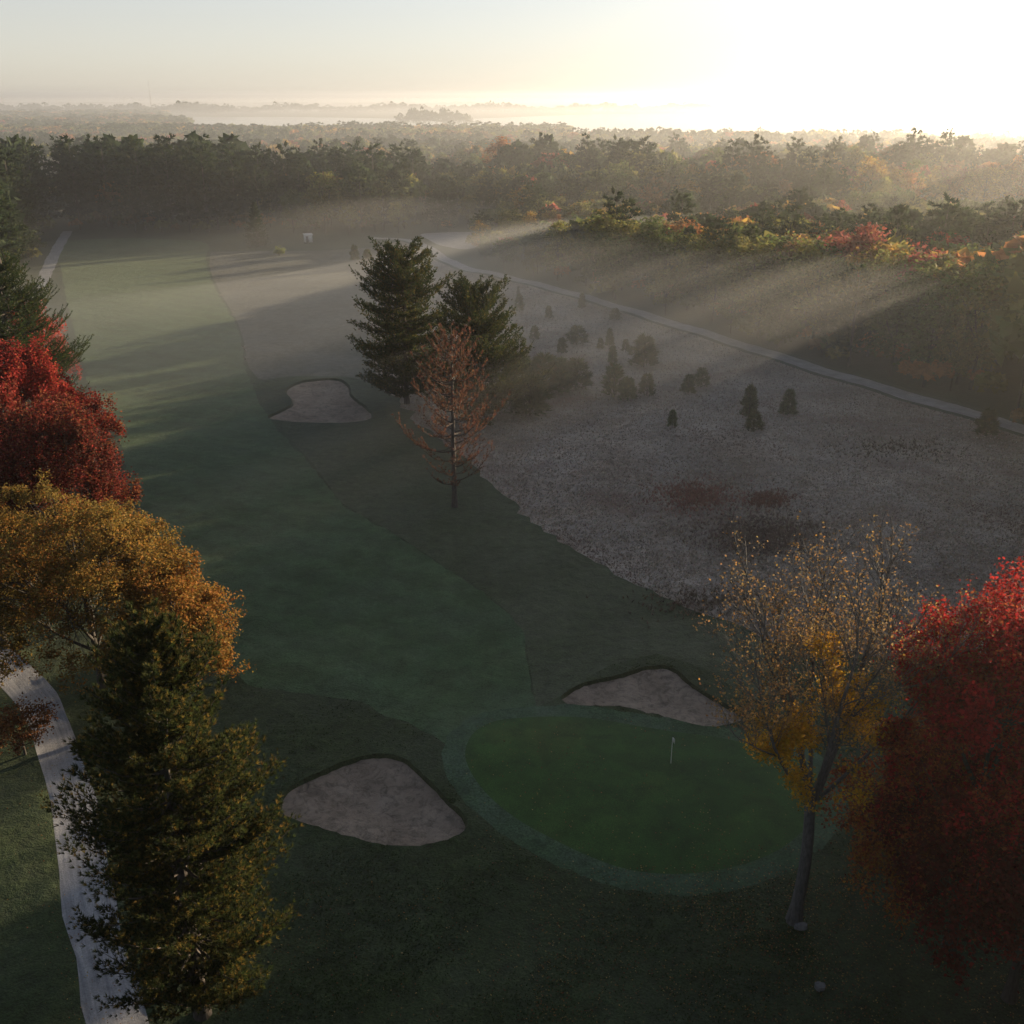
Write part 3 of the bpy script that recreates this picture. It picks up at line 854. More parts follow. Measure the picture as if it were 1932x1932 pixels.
oak(G(345, 1330), 13.4, 5.4, 72, 'smaller orange oak leaning out over the fairway edge', nclump=110)
oak(G(10, 1225), 15.5, 6.8, 73, 'brownish orange oak cut off by the left edge above the cart path', pw=(3, 1, 3, 4), nclump=130)
oak(G(48, 1425), 4.4, 2.3, 74, 'russet oak branch overhanging the cart path, built as a small tree', nclump=26, leaves=90, clump_r=0.7, trunk_r=0.10, pal=((0.22, 0.10, 0.035), (0.16, 0.07, 0.03)), pw=(1, 1))  # added small tree standing in for a low branch of the oak

# thinning yellow tree on the right: forks into fans of fine twigs
def fan_tree(h, seed):
    rng = np.random.default_rng(seed)
    wood = MB(); br = MB(); lf = MB()
    lp_, lk = [], []
    zf = h * 0.36
    t = np.linspace(0, 1, 8)
    tr = np.column_stack([0.25 * np.sin(t * 3), 0.1 * t, t * zf]); tr[0, 2] = -0.4
    rad = 0.38 - 0.10 * t; rad[0] = 0.56
    wood.tube(tr, rad, 10)
    def grow(p, d, L, r, lev):
        m = 5; s = np.linspace(0, 1, m)
        bend = rng.normal(size=3) * 0.10; bend[2] = abs(bend[2]) + 0.10
        P = p + np.outer(s * L, d) + np.outer(s ** 2 * L, bend)
        rr = np.linspace(r, r * 0.55, m)
        (wood if lev == 0 else br).tube(P, rr, 8 if lev == 0 else (6 if lev == 1 else 3))
        if lev >= 4:
            n = rng.integers(2, 6)
            lp_.append(P[-1] + rng.normal(size=(n, 3)) * 0.22)
            return
        if lev >= 2:
            n = rng.integers(0, 2); lp_.append(P[rng.integers(2, 5, n)] + rng.normal(size=(n, 3)) * 0.2)
        nk = [3, 5, 6, 6][lev]
        for k in range(nk):
            s0 = 1.0 if k == 0 else rng.uniform(0.35, 1.0)
            q = np.array([np.interp(s0, s, P[:, i]) for i in range(3)])
            dd = P[-1] - P[-2]; dd /= np.linalg.norm(dd)
            nd = dd + rot_rows(1, rng)[0] * (0.28 if k == 0 else [0.62, 0.72, 0.80, 0.9][lev])
            nd[2] = max(nd[2], 0.0) + 0.12; nd /= np.linalg.norm(nd)
            grow(q, nd, L * rng.uniform(0.52, 0.74), r * (0.62 if k == 0 else 0.42), lev + 1)
    top = tr[-1]
    for az, inc, L, r in ((2.6, 0.26, 6.0, 0.22), (0.35, 0.36, 6.4, 0.26), (-1.3, 0.36, 5.6, 0.19), (1.4, 0.46, 5.2, 0.16), (3.4, 0.72, 4.8, 0.14), (0.1, 0.80, 4.8, 0.13)):
        d = np.array([math.sin(inc) * math.cos(az), math.sin(inc) * math.sin(az), math.cos(inc)])
        grow(top - np.array([0, 0, rng.uniform(0, 1.2)]), d, L, r, 0)
    p = np.concatenate(lp_)
    keep = rng.uniform(size=len(p)) < np.where(p[:, 2] > h * 0.72, 0.75, 1.0)
    p = p[keep]
    # denser yellow leaf masses low in the crown
    extra = []
    for c, n, r in (((-1.7, -0.8, h * 0.57), 2600, 1.15), ((-2.2, -1.2, h * 0.51), 1500, 0.95), ((1.6, 0.2, h * 0.60), 1300, 1.3), ((2.8, 0.8, h * 0.55), 1200, 1.4), ((0.9, -0.9, h * 0.69), 500, 0.8), ((-0.6, -1.0, h * 0.76), 450, 0.7), ((-1.2, -1.1, h * 0.42), 350, 0.8), ((1.9, -0.9, h * 0.42), 400, 0.9)):
        sub = rng.normal(size=(9, 3)) * r * 0.6
        extra.append(np.array(c) + sub[rng.integers(0, 9, n)] + rng.normal(size=(n, 3)) * r * 0.32)
    ex = np.concatenate(extra)
    c1 = pick_cols(((0.30, 0.19, 0.075), (0.24, 0.15, 0.07), (0.34, 0.18, 0.05)), (2, 2, 1), len(p), rng)
    c2 = pick_cols(((0.52, 0.29, 0.025), (0.42, 0.23, 0.025), (0.34, 0.22, 0.04)), (3, 2, 1), len(ex), rng)
    leaf_quads(lf, p, 0.14 * rng.uniform(0.7, 1.3, len(p)), c1, rng)
    leaf_quads(lf, ex, 0.17 * rng.uniform(0.7, 1.3, len(ex)), c2, rng)
    return wood, br, lf
ft = fan_tree(24.6, 83)
put_tree('ash_tree', G(1497, 1738), 0.0, ft, GB, 'half-bare tree with yellow leaves and grey forked trunk right of the green', 'tree')

# red maples on the right
maple(G(1790, 1790), 22.8, 6.6, 91, 'scarlet maple right behind the half-bare yellow tree', nclump=190, leaves=330, clump_r=0.80, patchy=1.0, lsize=0.20, pal=((0.34, 0.028, 0.026), (0.17, 0.018, 0.017), (0.26, 0.075, 0.028), (0.09, 0.025, 0.018)), pw=(5, 4, 1.3, 1))
maple(G(1985, 1700), 22.6, 7.4, 92, 'scarlet maple cut off by the right edge', nclump=150, leaves=270, clump_r=0.85, patchy=1.0, lsize=0.24, pal=((0.36, 0.028, 0.026), (0.19, 0.019, 0.018)), pw=(3, 2))
maple(G(1690, 1690), 12.5, 4.4, 93, 'low russet maple under the half-bare yellow tree', nclump=90, leaves=280, lsize=0.18, pal=((0.32, 0.08, 0.03), (0.38, 0.17, 0.04), (0.2, 0.05, 0.03)), pw=(3, 2, 2))
maple(G(1905, 1880), 15.0, 6.4, 94, 'dark crimson maple in the lower right corner', nclump=110, leaves=230, lsize=0.24, pal=((0.17, 0.025, 0.02), (0.12, 0.03, 0.02)), pw=(1, 1))

# ------------------------------------------------------------------ small pines and shrubs in the meadow
def sapling_meshes(h, r, seed, pal=((0.085, 0.105, 0.046), (0.11, 0.125, 0.052), (0.145, 0.135, 0.06)), n=300):
    rng = np.random.default_rng(seed)
    wood = MB(); nd = MB()
    wood.tube([(0, 0, -0.2), (0.03, 0.02, h * 0.5), (0, 0, h * 0.96)], (0.09, 0.06, 0.015), 5)
    t = rng.beta(1.15, 1.3, n) * 0.92 + 0.05
    rr = 1.45 * r * (1 - t) ** 0.72 * (t + 0.06) ** 0.22 * (0.45 + 0.55 * rng.uniform(size=n)) * (1 + 0.18 * np.sin(t * 17))
    a = rng.uniform(0, 6.283, n); a += 0.3 * np.sin(a * 3 + seed)
    rr *= 1 + 0.28 * np.sin(2 * a + seed) + 0.15 * np.sin(3 * a + 5 * t)
    p = np.column_stack([rr * np.cos(a), rr * np.sin(a), t * h + 0.1 * r])
    d = np.column_stack([np.cos(a), np.sin(a), np.full(n, 0.9)])
    col = pick_cols(pal, (4, 3, 1), n, rng)
    needle_tufts(nd, p, d, 0.13 * h + 0.15, 0.05 + 0.006 * h, 7, col, rng, 0.9)
    return wood, nd
sap_protos = []
for i in range(4):
    w, n_ = sapling_meshes(1.0 * 4.0, [1.25, 1.0, 1.5, 0.9][i], 200 + i)
    sap_protos.append((w.mesh('trunk', M['pine_bark'], True), n_.mesh('crown', M['needle'])))
# base point in the picture, height in metres, width factor, label
saplings = [
    (1088, 654, 3.4, 1.5, 'round bushy pine sapling, farthest of the close pair left of the meadow centre'),
    (1060, 672, 2.8, 1.0, 'narrow pine sapling just in front of the round bushy sapling'),
    (1009, 648, 2.6, 0.9, 'small pine sapling right of the mid-field pines near their tops'),
    (1150, 656, 3.2, 0.8, 'slim pine sapling between the bushy sapling and the wide double sapling'),
    (1132, 662, 2.0, 1.0, 'tiny pine sapling left of the slim sapling'),
    (1214, 696, 5.2, 1.35, 'wide double-topped pine sapling in the middle of the meadow'),
    (1180, 668, 2.2, 1.0, 'small pine sapling touching the left of the wide double-topped sapling'),
    (1155, 692, 3.0, 1.1, 'pine sapling above the broad dark sapling clump'),
    (1158, 750, 4.8, 1.15, 'broad dark pine sapling, left half of the clump in mid meadow'),
    (1184, 758, 3.4, 1.2, 'dark pine sapling, right half of the clump in mid meadow'),
    (1220, 750, 3.2, 1.2, 'rounded pine sapling right of the broad dark clump'),
    (1298, 746, 2.8, 1.3, 'left of two touching pale saplings right of the rounded sapling'),
    (1322, 734, 3.0, 1.1, 'right of two touching pale saplings right of the rounded sapling'),
    (1412, 792, 4.6, 0.85, 'tall narrow pine sapling near the right of the meadow'),
    (1422, 816, 2.6, 1.3, 'low pine sapling directly in front of the tall narrow sapling'),
    (1485, 786, 3.6, 1.05, 'lone pine sapling right of the tall narrow one'),
    (1268, 806, 2.4, 0.95, 'little dark pointed pine sapling in front of the others'),
    (1860, 822, 3.6, 1.2, 'brownish pine sapling overlapping the gravel road at the right'),
    (980, 590, 3.6, 0.7, 'faint slim sapling in the mist right of the taller mid-field pine'),
    (946, 582, 3.0, 0.9, 'faint sapling touching the right side of the taller mid-field pine'),
    (934, 546, 2.6, 0.9, 'faint sapling just below the bend of the gravel road'),
    (978, 556, 2.0, 0.8, 'tiny faint sapling under the gravel road in the mist'),
    (1035, 602, 2.6, 0.9, 'faint sapling halfway between the mid-field pines and the road'),
    (1098, 582, 3.2, 1.0, 'faint sapling close to the near side of the gravel road'),
    (1160, 606, 2.4, 1.4, 'low faint bush close to the near side of the gravel road'),
    (670, 494, 4.2, 0.9, 'misty sapling, leftmost of three beyond the taller mid-field pine'),
    (694, 506, 4.6, 0.9, 'misty sapling, middle of three beyond the taller mid-field pine'),
    (714, 506, 2.8, 0.9, 'misty sapling, rightmost of three beyond the taller mid-field pine'),
    (975, 745, 6.0, 1.5, 'big bushy pine sapling right against the shorter mid-field pine'),
    (1000, 782, 5.4, 1.6, 'dark bushy sapling at the foot of the shorter mid-field pine'),
    (1026, 742, 5.6, 1.4, 'bushy sapling in the middle of the thicket right of the pines'),
    (1056, 742, 5.2, 1.3, 'bushy sapling near the right end of the thicket beside the pines'),
    (1086, 738, 4.8, 1.3, 'bushy sapling at the right end of the thicket beside the pines'),
]
rng = np.random.default_rng(5)
for i, (u, v, h, wf, lab) in enumerate(saplings):
    x, y = G(u, v)
    e = empty('pine_sapling', (x, y, ground_z(x, y)), rng.uniform(0, 6.28))
    s = h / 4.0 * 1.05
    e.scale = (s * wf, s * wf, s)
    pr = sap_protos[i % 4]
    link('trunk', pr[0], e); c = link('crown', pr[1], e)
    k = rng.uniform(0.8, 1.2); c.color = (k * rng.uniform(0.9, 1.15), k, k * 0.95, 1)
    tag(e, lab, 'sapling', 'pine saplings in the meadow')

# lone spruce, pale bush and yellow bush in the far mist
sp = pine_meshes('sp', 13.5, [(0, 3.6), (0.3, 3.2), (0.6, 2.2), (0.85, 1.1), (1, 0.2)], 301, whorl=0.6, per=7, nbr=7, tuft_step=0.4, tlen=0.5, twid=0.09, blades=5, base=0.03, up=-0.05, sweep=0.2, trunk_r=0.22,
                 pal=((0.028, 0.045, 0.022), (0.036, 0.052, 0.024)), pw=(1, 1))
put_tree('spruce_tree', G(487, 466), 0, sp, PM, 'lone dark conical spruce in the mist at the far end of the fairway', 'tree')
def shrub(loc, h, r, seed, pal, label, name='shrub', ls=0.4, ncl=36):
    rng = np.random.default_rng(seed)
    lob = [(0, 0, h * 0.55, r * 0.8, r * 0.8, h * 0.4)] + [(r * 0.5 * math.cos(a), r * 0.5 * math.sin(a), h * rng.uniform(0.35, 0.65), r * 0.5, r * 0.5, h * 0.3) for a in (0.3, 2.2, 4.4)]
    parts = broad_meshes(h, lob, seed, nclump=ncl, leaves=90, lsize=ls, pal=pal, pw=[1] * len(pal), clump_r=0.8, trunk_r=0.15, nlimb=4)
    return put_tree(name, loc, 0, parts, BM, label, 'shrub')
shrub(G(60, 490), 9.0, 4.6, 311, ((0.085, 0.115, 0.055), (0.11, 0.13, 0.06)), 'pale green bushy tree at the far left beside the gravel lane', 'bush')
shrub(G(-8, 500), 14.0, 5.0, 312, ((0.36, 0.13, 0.03), (0.28, 0.11, 0.03)), 'orange tree crown cut off at the left edge above the pine', 'bush', ncl=60)
shrub(G(527, 484), 2.2, 1.4, 313, ((0.16, 0.20, 0.03), (0.20, 0.22, 0.03)), 'small bright yellow-green bush at the fairway end', 'bush', 0.3, 14)

# ------------------------------------------------------------------ forest
def forest_pine(seed, h=20.0, r=3.6, n=420):
    rng = np.random.default_rng(seed)
    wood = MB(); nd = MB()
    wood.tube([(0, 0, -0.3), (0.1, 0.0, h * 0.5), (0, 0.1, h * 0.97)], (0.30, 0.2, 0.03), 6)
    levels = 12; P = []; D = []
    for L in range(levels):
        t = 0.16 + 0.82 * L / (levels - 1)
        prof = np.interp(t, [0.15, 0.4, 0.7, 0.88, 1.0], [0.8, 1.05, 0.95, 0.7, 0.25]) * r
        k = max(3, int(7 * prof / r))
        a0 = rng.uniform(0, 6.28)
        for j in range(k):
            a = a0 + j * 6.283 / k + rng.normal() * 0.3
            Lb = prof * rng.uniform(0.6, 1.35)
            m = int(3 + Lb * 1.9); s = rng.uniform(0.2, 1.0, m)
            z = t * h + s * Lb * 0.22 + rng.normal(size=m) * 0.22 + rng.normal() * 0.35
            w = rng.normal(size=m) * 0.35 * (0.3 + s)
            P.append(np.column_stack([s * Lb * np.cos(a) - w * np.sin(a), s * Lb * np.sin(a) + w * np.cos(a), z]))
            D.append(np.tile((math.cos(a) * 0.8, math.sin(a) * 0.8, 0.5), (m, 1)))
    P = np.concatenate(P); D = np.concatenate(D)
    col = pick_cols(((0.034, 0.052, 0.024), (0.050, 0.066, 0.028), (0.028, 0.044, 0.024)), (3, 2, 3), len(P), rng)
    needle_tufts(nd, P, D, 0.95, 0.17, 7, col, rng, 0.75)
    return wood, nd

def forest_broad(seed, h=16.0, r=4.2, ncl=64, leaves=44, ls=0.62, tall=1.0):
    rng = np.random.default_rng(seed)
    wood = MB(); lf = MB()
    wood.tube([(0, 0, -0.3), (0.2, 0.0, h * 0.4), (0, 0.2, h * 0.8)], (0.28, 0.18, 0.05), 6)
    for i in range(5):
        a = i * 1.26 + rng.uniform(0, 0.6)
        wood.tube([(0.1, 0.05, h * 0.4), (r * 0.35 * math.cos(a), r * 0.35 * math.sin(a), h * 0.58), (r * 0.6 * math.cos(a), r * 0.6 * math.sin(a), h * 0.78)], (0.12, 0.08, 0.03), 4)
    d = rot_rows(ncl, rng); d[:, 2] = np.where(d[:, 2] < -0.8, -d[:, 2], d[:, 2])
    cen = np.array([0, 0, h * 0.55]) + d * np.array([r, r, h * 0.42 * tall]) * rng.uniform(0.5, 1.0, (ncl, 1))
    br = rng.uniform(0.75, 1.25, ncl)
    n = ncl * leaves; k = np.repeat(np.arange(ncl), leaves)
    p = cen[k] + rng.normal(size=(n, 3)) * np.array([0.62, 0.62, 0.5]) * rng.uniform(0.7, 1.4, ncl)[k][:, None]
    col = np.ones((n, 3)) * br[k][:, None] * (1 + 0.2 * rng.normal(size=(n, 1))) * (1 + 0.08 * rng.normal(size=(n, 3)))
    leaf_quads(lf, p, ls * rng.uniform(0.7, 1.3, n), np.clip(col, 0.1, 2), rng)
    return wood, lf

FP = []; FB = []
for i in range(4):
    w, c = forest_pine(400 + i, 20.0, [4.0, 5.0, 3.6, 4.6][i]); FP.append((w.mesh('trunk', M['pine_bark'], True), c.mesh('crown', M['needle'])))
for i in range(4):
    w, c = forest_broad(420 + i, 16.0, [4.8, 5.6, 4.4, 5.2][i], tall=[1, 0.9, 1.1, 1][i]); FB.append((w.mesh('trunk', M['dark_bark'], True), c.mesh('crown', M['leaf'])))

# low-cost crowns for the far wood
def lod_crown(pine, seed, n):
    rng = np.random.default_rng(seed)
    if pine:
        t = rng.uniform(0.35, 1.0, n); r = np.interp(t, [0.3, 0.5, 0.75, 0.9, 1], [0.17, 0.25, 0.23, 0.16, 0.04]) * rng.uniform(0.5, 1.15, n)
        a = rng.uniform(0, 6.283, n); p = np.column_stack([r * np.cos(a), r * np.sin(a), t])
        ls = 0.11
    else:
        d = rot_rows(n, rng); d[:, 2] = np.where(d[:, 2] < -0.3, -d[:, 2], d[:, 2])
        cl = rot_rows(9, rng) * np.array([0.22, 0.22, 0.16]); cl[:, 2] = np.abs(cl[:, 2])
        p = np.array([0, 0, 0.60]) + cl[rng.integers(0, 9, n)] + d * np.array([0.14, 0.14, 0.2]) * rng.uniform(0.7, 1.0, (n, 1))
        ls = 0.13
    nrm = rot_rows(n, rng); nrm[:, 2] = np.abs(nrm[:, 2]); a = np.cross(nrm, rot_rows(n, rng)); a /= np.linalg.norm(a, axis=1)[:, None]; b = np.cross(nrm, a)
    v = np.stack([p - a * ls * 0.6 - b * ls * 0.4, p + a * ls * 0.6 - b * ls * 0.4, p + b * ls * 0.8], 1).reshape(-1, 3)
    br = np.repeat(rng.uniform(0.7, 1.3, n), 3)
    return v, br

LOD = {(pn, lv): [lod_crown(pn, 500 + 10 * lv + i + (5 if pn else 0), (200, 120, 48)[lv]) for i in range(4)] for pn in (True, False) for lv in (0, 1, 2)}

PINE_C = np.array((0.042, 0.062, 0.030))
BROAD = [((0.105, 0.130, 0.042), 'olive green', 3.6), ((0.175, 0.168, 0.048), 'yellowish green', 3.4), ((0.33, 0.21, 0.050), 'golden yellow', 2.6), ((0.35, 0.155, 0.055), 'orange', 2.2), ((0.29, 0.085, 0.06), 'dull red', 1.4), ((0.20, 0.125, 0.06), 'russet brown', 1.6)]

roadR = RC
def road_right_of(x, y):
    """metres beyond the road's forest side (positive = in the forest)"""
    yi = np.interp(x, roadR[np.argsort(roadR[:, 0]), 0], roadR[np.argsort(roadR[:, 0]), 1])
    return y - yi

OPEN = [np.array([G(u, v) for u, v in P]) for P in (
    # field: fairway + meadow + rough
    [(-400, 1100), (-60, 640), (30, 540), (60, 480), (122, 434), (300, 441), (480, 444), (640, 444), (760, 441), (905, 441), (893, 470), (930, 507), (1050, 538), (1200, 583), (1400, 643), (1600, 703), (1800, 760), (1932, 799), (2080, 846), (2130, 1000), (2110, 1300), (2110, 2600), (-1500, 2600)],
    # misty clearing behind the right belt
    [(1690, 424), (1780, 402), (1932, 398), (2100, 420), (2100, 462), (1932, 448), (1820, 442)],
    [(1130, 372), (1330, 362), (1500, 368), (1480, 384), (1320, 378), (1150, 383)],
)]
def forest():
    rng = np.random.default_rng(77)
    pts = []
    def ring(d0, d1, s, az0, az1):
        R_ = d1 + 10
        gx, gy = np.meshgrid(np.arange(-R_, R_, s), np.arange(-40, R_, s))
        gx = gx.ravel() + rng.uniform(-.42, .42, gx.size) * s; gy = gy.ravel() + rng.uniform(-.42, .42, gy.size) * s
        d = np.hypot(gx, gy); az = np.degrees(np.arctan2(gx, gy))
        k = (d >= d0) & (d < d1) & (az > az0) & (az < az1)
        pts.append(np.column_stack([gx[k], gy[k], d[k], az[k]]))
    ring(30, 330, 7.2, -32, 100)
    ring(330, 560, 8.6, -31, 55)
    ring(560, 820, 10.5, -29, 33)
    ring(820, 1120, 12.5, -29, 30)
    ring(1120, 1270, 12.5, -29, 3)
    ring(1270, 1750, 14.0, -29, -16.5)
    ring(1750, 2700, 20.0, -29, -17.5)
    bx, by = np.meshgrid(np.arange(-84, 100, 6.0), np.arange(-70, 26, 6.0))      # unseen trees added below the frame to shade the foreground
    bx = bx.ravel() + rng.uniform(-3, 3, bx.size); by = by.ravel() + rng.uniform(-2, 2, by.size)
    kb = ~inside(ROAD_L, bx, by) & (dist_poly(LC, bx, by, False) > 6)
    bx, by = bx[kb], by[kb]; nb_ = len(bx)
    P = np.concatenate(pts)
    x, y, d, az = P.T
    ok = np.ones(len(P), bool)
    for o in OPEN: ok &= ~inside(o, x, y)
    ok &= ~((az < -16) & (d < 300))
    ok &= ~((d > 1060 + 50 * np.sin(az * 1.7)) & (az > 3))
    # lane of sight to the white house, the house itself, the shed and the low sun's gap
    hx, hy = G(106, 410)
    ha = math.degrees(math.atan2(hx, hy))
    ok &= ~((np.abs(az - ha) < 0.6) & (d < math.hypot(hx, hy) + 8))
    ok &= ~(np.hypot(x - hx, y - hy) < 9)
    x, y, d, az = x[ok], y[ok], d[ok], az[ok]
    n = len(x)
    f1 = np.sin(x / 31 + 1.1) * np.cos(y / 27) + np.sin((x + y) / 53) + 0.5 * np.sin(x / 13 - y / 17)
    rr = road_right_of(x, y)
    belt = (rr > 0) & (d < 380) & (az > -3)
    ppine = np.clip(0.38 + 0.26 * f1, 0.05, 0.85)
    ppine = np.where(belt & (az < 9), 0.08, ppine)
    ppine = np.where((az < -14) & (d < 460), 0.93, ppine)
    pine = rng.uniform(size=n) < ppine
    h = np.where(pine, rng.normal(18.5, 3.6, n), rng.normal(15.5, 2.6, n))
    h = np.where((az < -14) & (d < 480) & pine, rng.normal(26.5, 3.6, n), h)
    h = np.where((az < -5) & (az >= -14) & (d < 480) & pine, rng.normal(22.5, 3.0, n), h)
    h = np.where(belt & ~pine, rng.normal(16.0, 1.5, n) + 2.2 * sstep(4, 18, az), h)
    # stands and hollows: the canopy rises and falls
    wave = np.sin(d / 38 + 0.9 * np.sin(x / 70) + 1.2) + 0.7 * np.sin(d / 71 + x / 160) + 0.4 * np.sin(x / 29 + y / 61)
    hm = 1.0 + 0.17 * wave
    h = np.where(belt & (rr < 45), h, np.where((az < -5) & (d < 470), h, h * np.clip(hm, 0.7, 1.25)))
    hollow = (az < -1) & (d > 470) & (d < 600 + 30 * np.sin(az)); h = np.where(hollow, h * 0.62, h)
    hollow2 = (az > 6) & (rr > 62) & (d < 470 + 40 * np.sin(az * 0.9)); h = np.where(hollow2, h * 0.88, h)
    far_ = d > 620
    h = np.where(far_, np.clip(14.3 + 0.5 * (h - 16) , 9, 18.0), h)
    h = np.where((az > -5) & (az < 4) & (d < 480) & ~belt, np.clip(h, 6, 17.5), h)
    # young edge along the road and round the openings
    edge = np.full(n, 99.0)
    near = d < 620
    for o in OPEN: edge[near] = np.minimum(edge[near], dist_poly(o, x[near], y[near]))
    h = np.where((edge < 6) & (d < 420), h * rng.uniform(0.45, 0.85, n), h)
    h = np.clip(h, 5, 30)
    # a gap lets the low sun through to one strip of the fairway
    poly = np.array([G(u, v) for u, v in ((125, 556), (215, 549), (450, 531), (600, 526), (600, 548), (450, 572), (330, 608), (180, 648), (125, 655))])
    qx, qy = np.meshgrid(np.arange(poly[:, 0].min(), poly[:, 0].max(), 6.0), np.arange(poly[:, 1].min(), poly[:, 1].max(), 6.0))
    qk = inside(poly, qx.ravel(), qy.ravel()); sp = np.column_stack([qx.ravel()[qk], qy.ravel()[qk]])
    sd = np.array([math.sin(SUN_AZ), math.cos(SUN_AZ)]); tn = math.tan(SUN_EL)
    for px_, py_ in sp:
        t_ = (x - px_) * sd[0] + (y - py_) * sd[1]; c_ = np.abs((x - px_) * sd[1] - (y - py_) * sd[0])
        m_ = (t_ > 0) & (t_ < 400) & (c_ < 6.5)
        h = np.where(m_, np.minimum(h, t_ * tn * 0.95 - 0.8), h)
    h = np.where((az > 27) & (d < 105), h * 0.62, h)  # unseen trees on the right kept low so sun reaches the maple tops
    h = np.where((az > 26.5) & (d >= 105) & (d < 300), np.clip(h * 1.15, 18, 24), h)  # unseen trees farther right raised to keep the foreground shaded
    kp = (h > 5)
    x, y, d, az, h, pine, belt, edge = [q[kp] for q in (x, y, d, az, h, pine, belt, edge)]; n = len(x)
    w = np.array([b[2] for b in BROAD]); w = w / w.sum()
    kind = rng.choice(len(BROAD), n, p=w)
    # autumn colour comes in drifts
    f2 = np.sin(x / 41 + 0.4) * np.sin(y / 57 + 1.9) + 0.6 * np.sin((x - y) / 29)
    kind = np.where((f2 < -0.5) & (kind > 1), rng.integers(0, 2, n), kind)
    kind = np.where(belt & (edge < 22) & (kind > 1) & (rng.uniform(size=n) < 0.75), rng.integers(0, 2, n), kind)
    inframe = (np.abs(az) < 26.5)
    # how much of each tree shows
    order = np.argsort(d); sky_ = np.full(2400, -1.6); score = np.zeros(n)
    for i in order:
        if abs(az[i]) > 27: continue
        top = math.atan2(h[i] - CAM_H, d[i]); half = math.degrees(math.atan2(3.2, d[i]))
        a0 = int((az[i] - half + 30) * 40); a1 = max(a0 + 1, int((az[i] + half + 30) * 40))
        low = max(math.atan2(-CAM_H, d[i]), float(np.mean(sky_[a0:a1])))
        vis = max(0.0, top - low)
        score[i] = vis * half
        sky_[a0:a1] = np.maximum(sky_[a0:a1], top)
    score[~inframe] = 0
    pick = np.argsort(-score)[:300]
    pick = pick[score[pick] > 0]
    ind = np.zeros(n, bool); ind[pick] = True
    # individuals
    row = []
    for i in pick[np.argsort(d[pick])]:
        kv = rng.uniform(0.8, 1.2)
        if pine[i]:
            pr = FP[rng.integers(4)]; s = h[i] / 20.0; col = (kv, kv * rng.uniform(0.95, 1.05), kv, 1); cn = 'dark green pine'
            nm, cat = 'pine_tree', 'tree'
        else:
            pr = FB[rng.integers(4)]; s = h[i] / 16.0; c = np.array(BROAD[kind[i]][0]) * kv; col = (*c, 1); cn = BROAD[kind[i]][1] + ' tree'
            nm, cat = 'broadleaf_tree', 'tree'
        e = empty(nm, (x[i], y[i], ground_z(x[i], y[i])), rng.uniform(0, 6.28))
        ws = s * rng.uniform(0.9, 1.2); e.scale = (ws, ws, s)
        link('trunk', pr[0], e); cr = link('crown', pr[1], e); cr.color = col
        row.append((e, cn, i))
    # labels: kind, stand, what stands below it in the picture, then its place among its likes there
    anchors_far = [(20, 'left of the house'), (106, 'by the white house'), (190, 'right of the house'), (300, 'between house and spruce'), (400, 'left of the spruce'), (487, 'behind the lone spruce'), (582, 'behind the shed'), (690, 'behind the misty saplings'), (790, 'beyond the tall pine'), (890, 'beyond the road bend'), (1000, 'over the thicket'), (1150, 'over the slim sapling'), (1300, 'over the pale saplings'), (1420, 'over the narrow sapling'), (1500, 'over the lone sapling'), (1640, 'over the yellow tree'), (1780, 'over the scarlet maple'), (1900, 'at the right edge')]
    cells = {}
    for e, cn, i in row:
        u, v_ = PX(x[i], y[i], h[i] * 0.8)
        if belt[i] and edge[i] < 14: st = 'right wood front'
        elif belt[i]: st = 'right wood'
        elif az[i] < -14: st = 'far left stand'
        elif az[i] < 3: st = 'far tree line'
        else: st = 'deep forest'
        an = min(anchors_far, key=lambda q: abs(q[0] - u))[1]
        cells.setdefault((cn, st, an), []).append((u, e))
    ords = ['leftmost', 'second from left', 'third from left', 'fourth from left', 'fifth from left', 'sixth from left', 'seventh from left', 'eighth from left', 'ninth from left', 'tenth from left', 'eleventh from left', 'twelfth from left', 'thirteenth from left', 'fourteenth from left', 'fifteenth from left', 'sixteenth from left']
    for (cn, st, an), lst in cells.items():
        lst.sort(key=lambda q: q[0])
        for k, (u, e) in enumerate(lst):
            t_ = cn + ' in the ' + st + ' ' + an
            if len(lst) > 1: t_ += ', ' + ('rightmost' if k == len(lst) - 1 else ords[min(k, 15)])
            tag(e, t_, 'tree', 'trees of the ' + st)
            if len(t_.split()) > 16: print('LONG', t_)
    # the rest: one mass
    mb = MB()
    V = []; C = []
    trunks = MB()
    full = []
    for i in np.where(~ind)[0]:
        if d[i] < 140 and 25 < az[i] < 46:
            full.append((x[i], y[i], h[i], bool(pine[i]), kind[i])); continue
        lv = (0 if d[i] < 420 else (1 if d[i] < 950 else 2)) if abs(az[i]) < 28 else 2
        v, br = LOD[(bool(pine[i]), lv)][rng.integers(4)]
        a = rng.uniform(0, 6.283); co, si = math.cos(a), math.sin(a)
        wd = h[i] * rng.uniform(0.75, 1.4) * (1.0 if pine[i] else 1.05)
        if d[i] > 1130: wd *= 1.6
        if d[i] > 1700: wd *= 1.4
        q = np.column_stack([(v[:, 0] * co - v[:, 1] * si) * wd + x[i], (v[:, 0] * si + v[:, 1] * co) * wd + y[i], v[:, 2] * h[i]])
        c = (PINE_C if pine[i] else np.array(BROAD[kind[i]][0])) * rng.uniform(0.8, 1.2)
        V.append(q); C.append(br[:, None] * c[None])
        if d[i] < 330:
            trunks.tube([(x[i], y[i], -0.2), (x[i], y[i], h[i] * 0.8)], (0.25, 0.06), 4)
    ue = np.where((edge < 16) & (d < 560) & (h > 11) & (np.abs(az) < 30))[0]
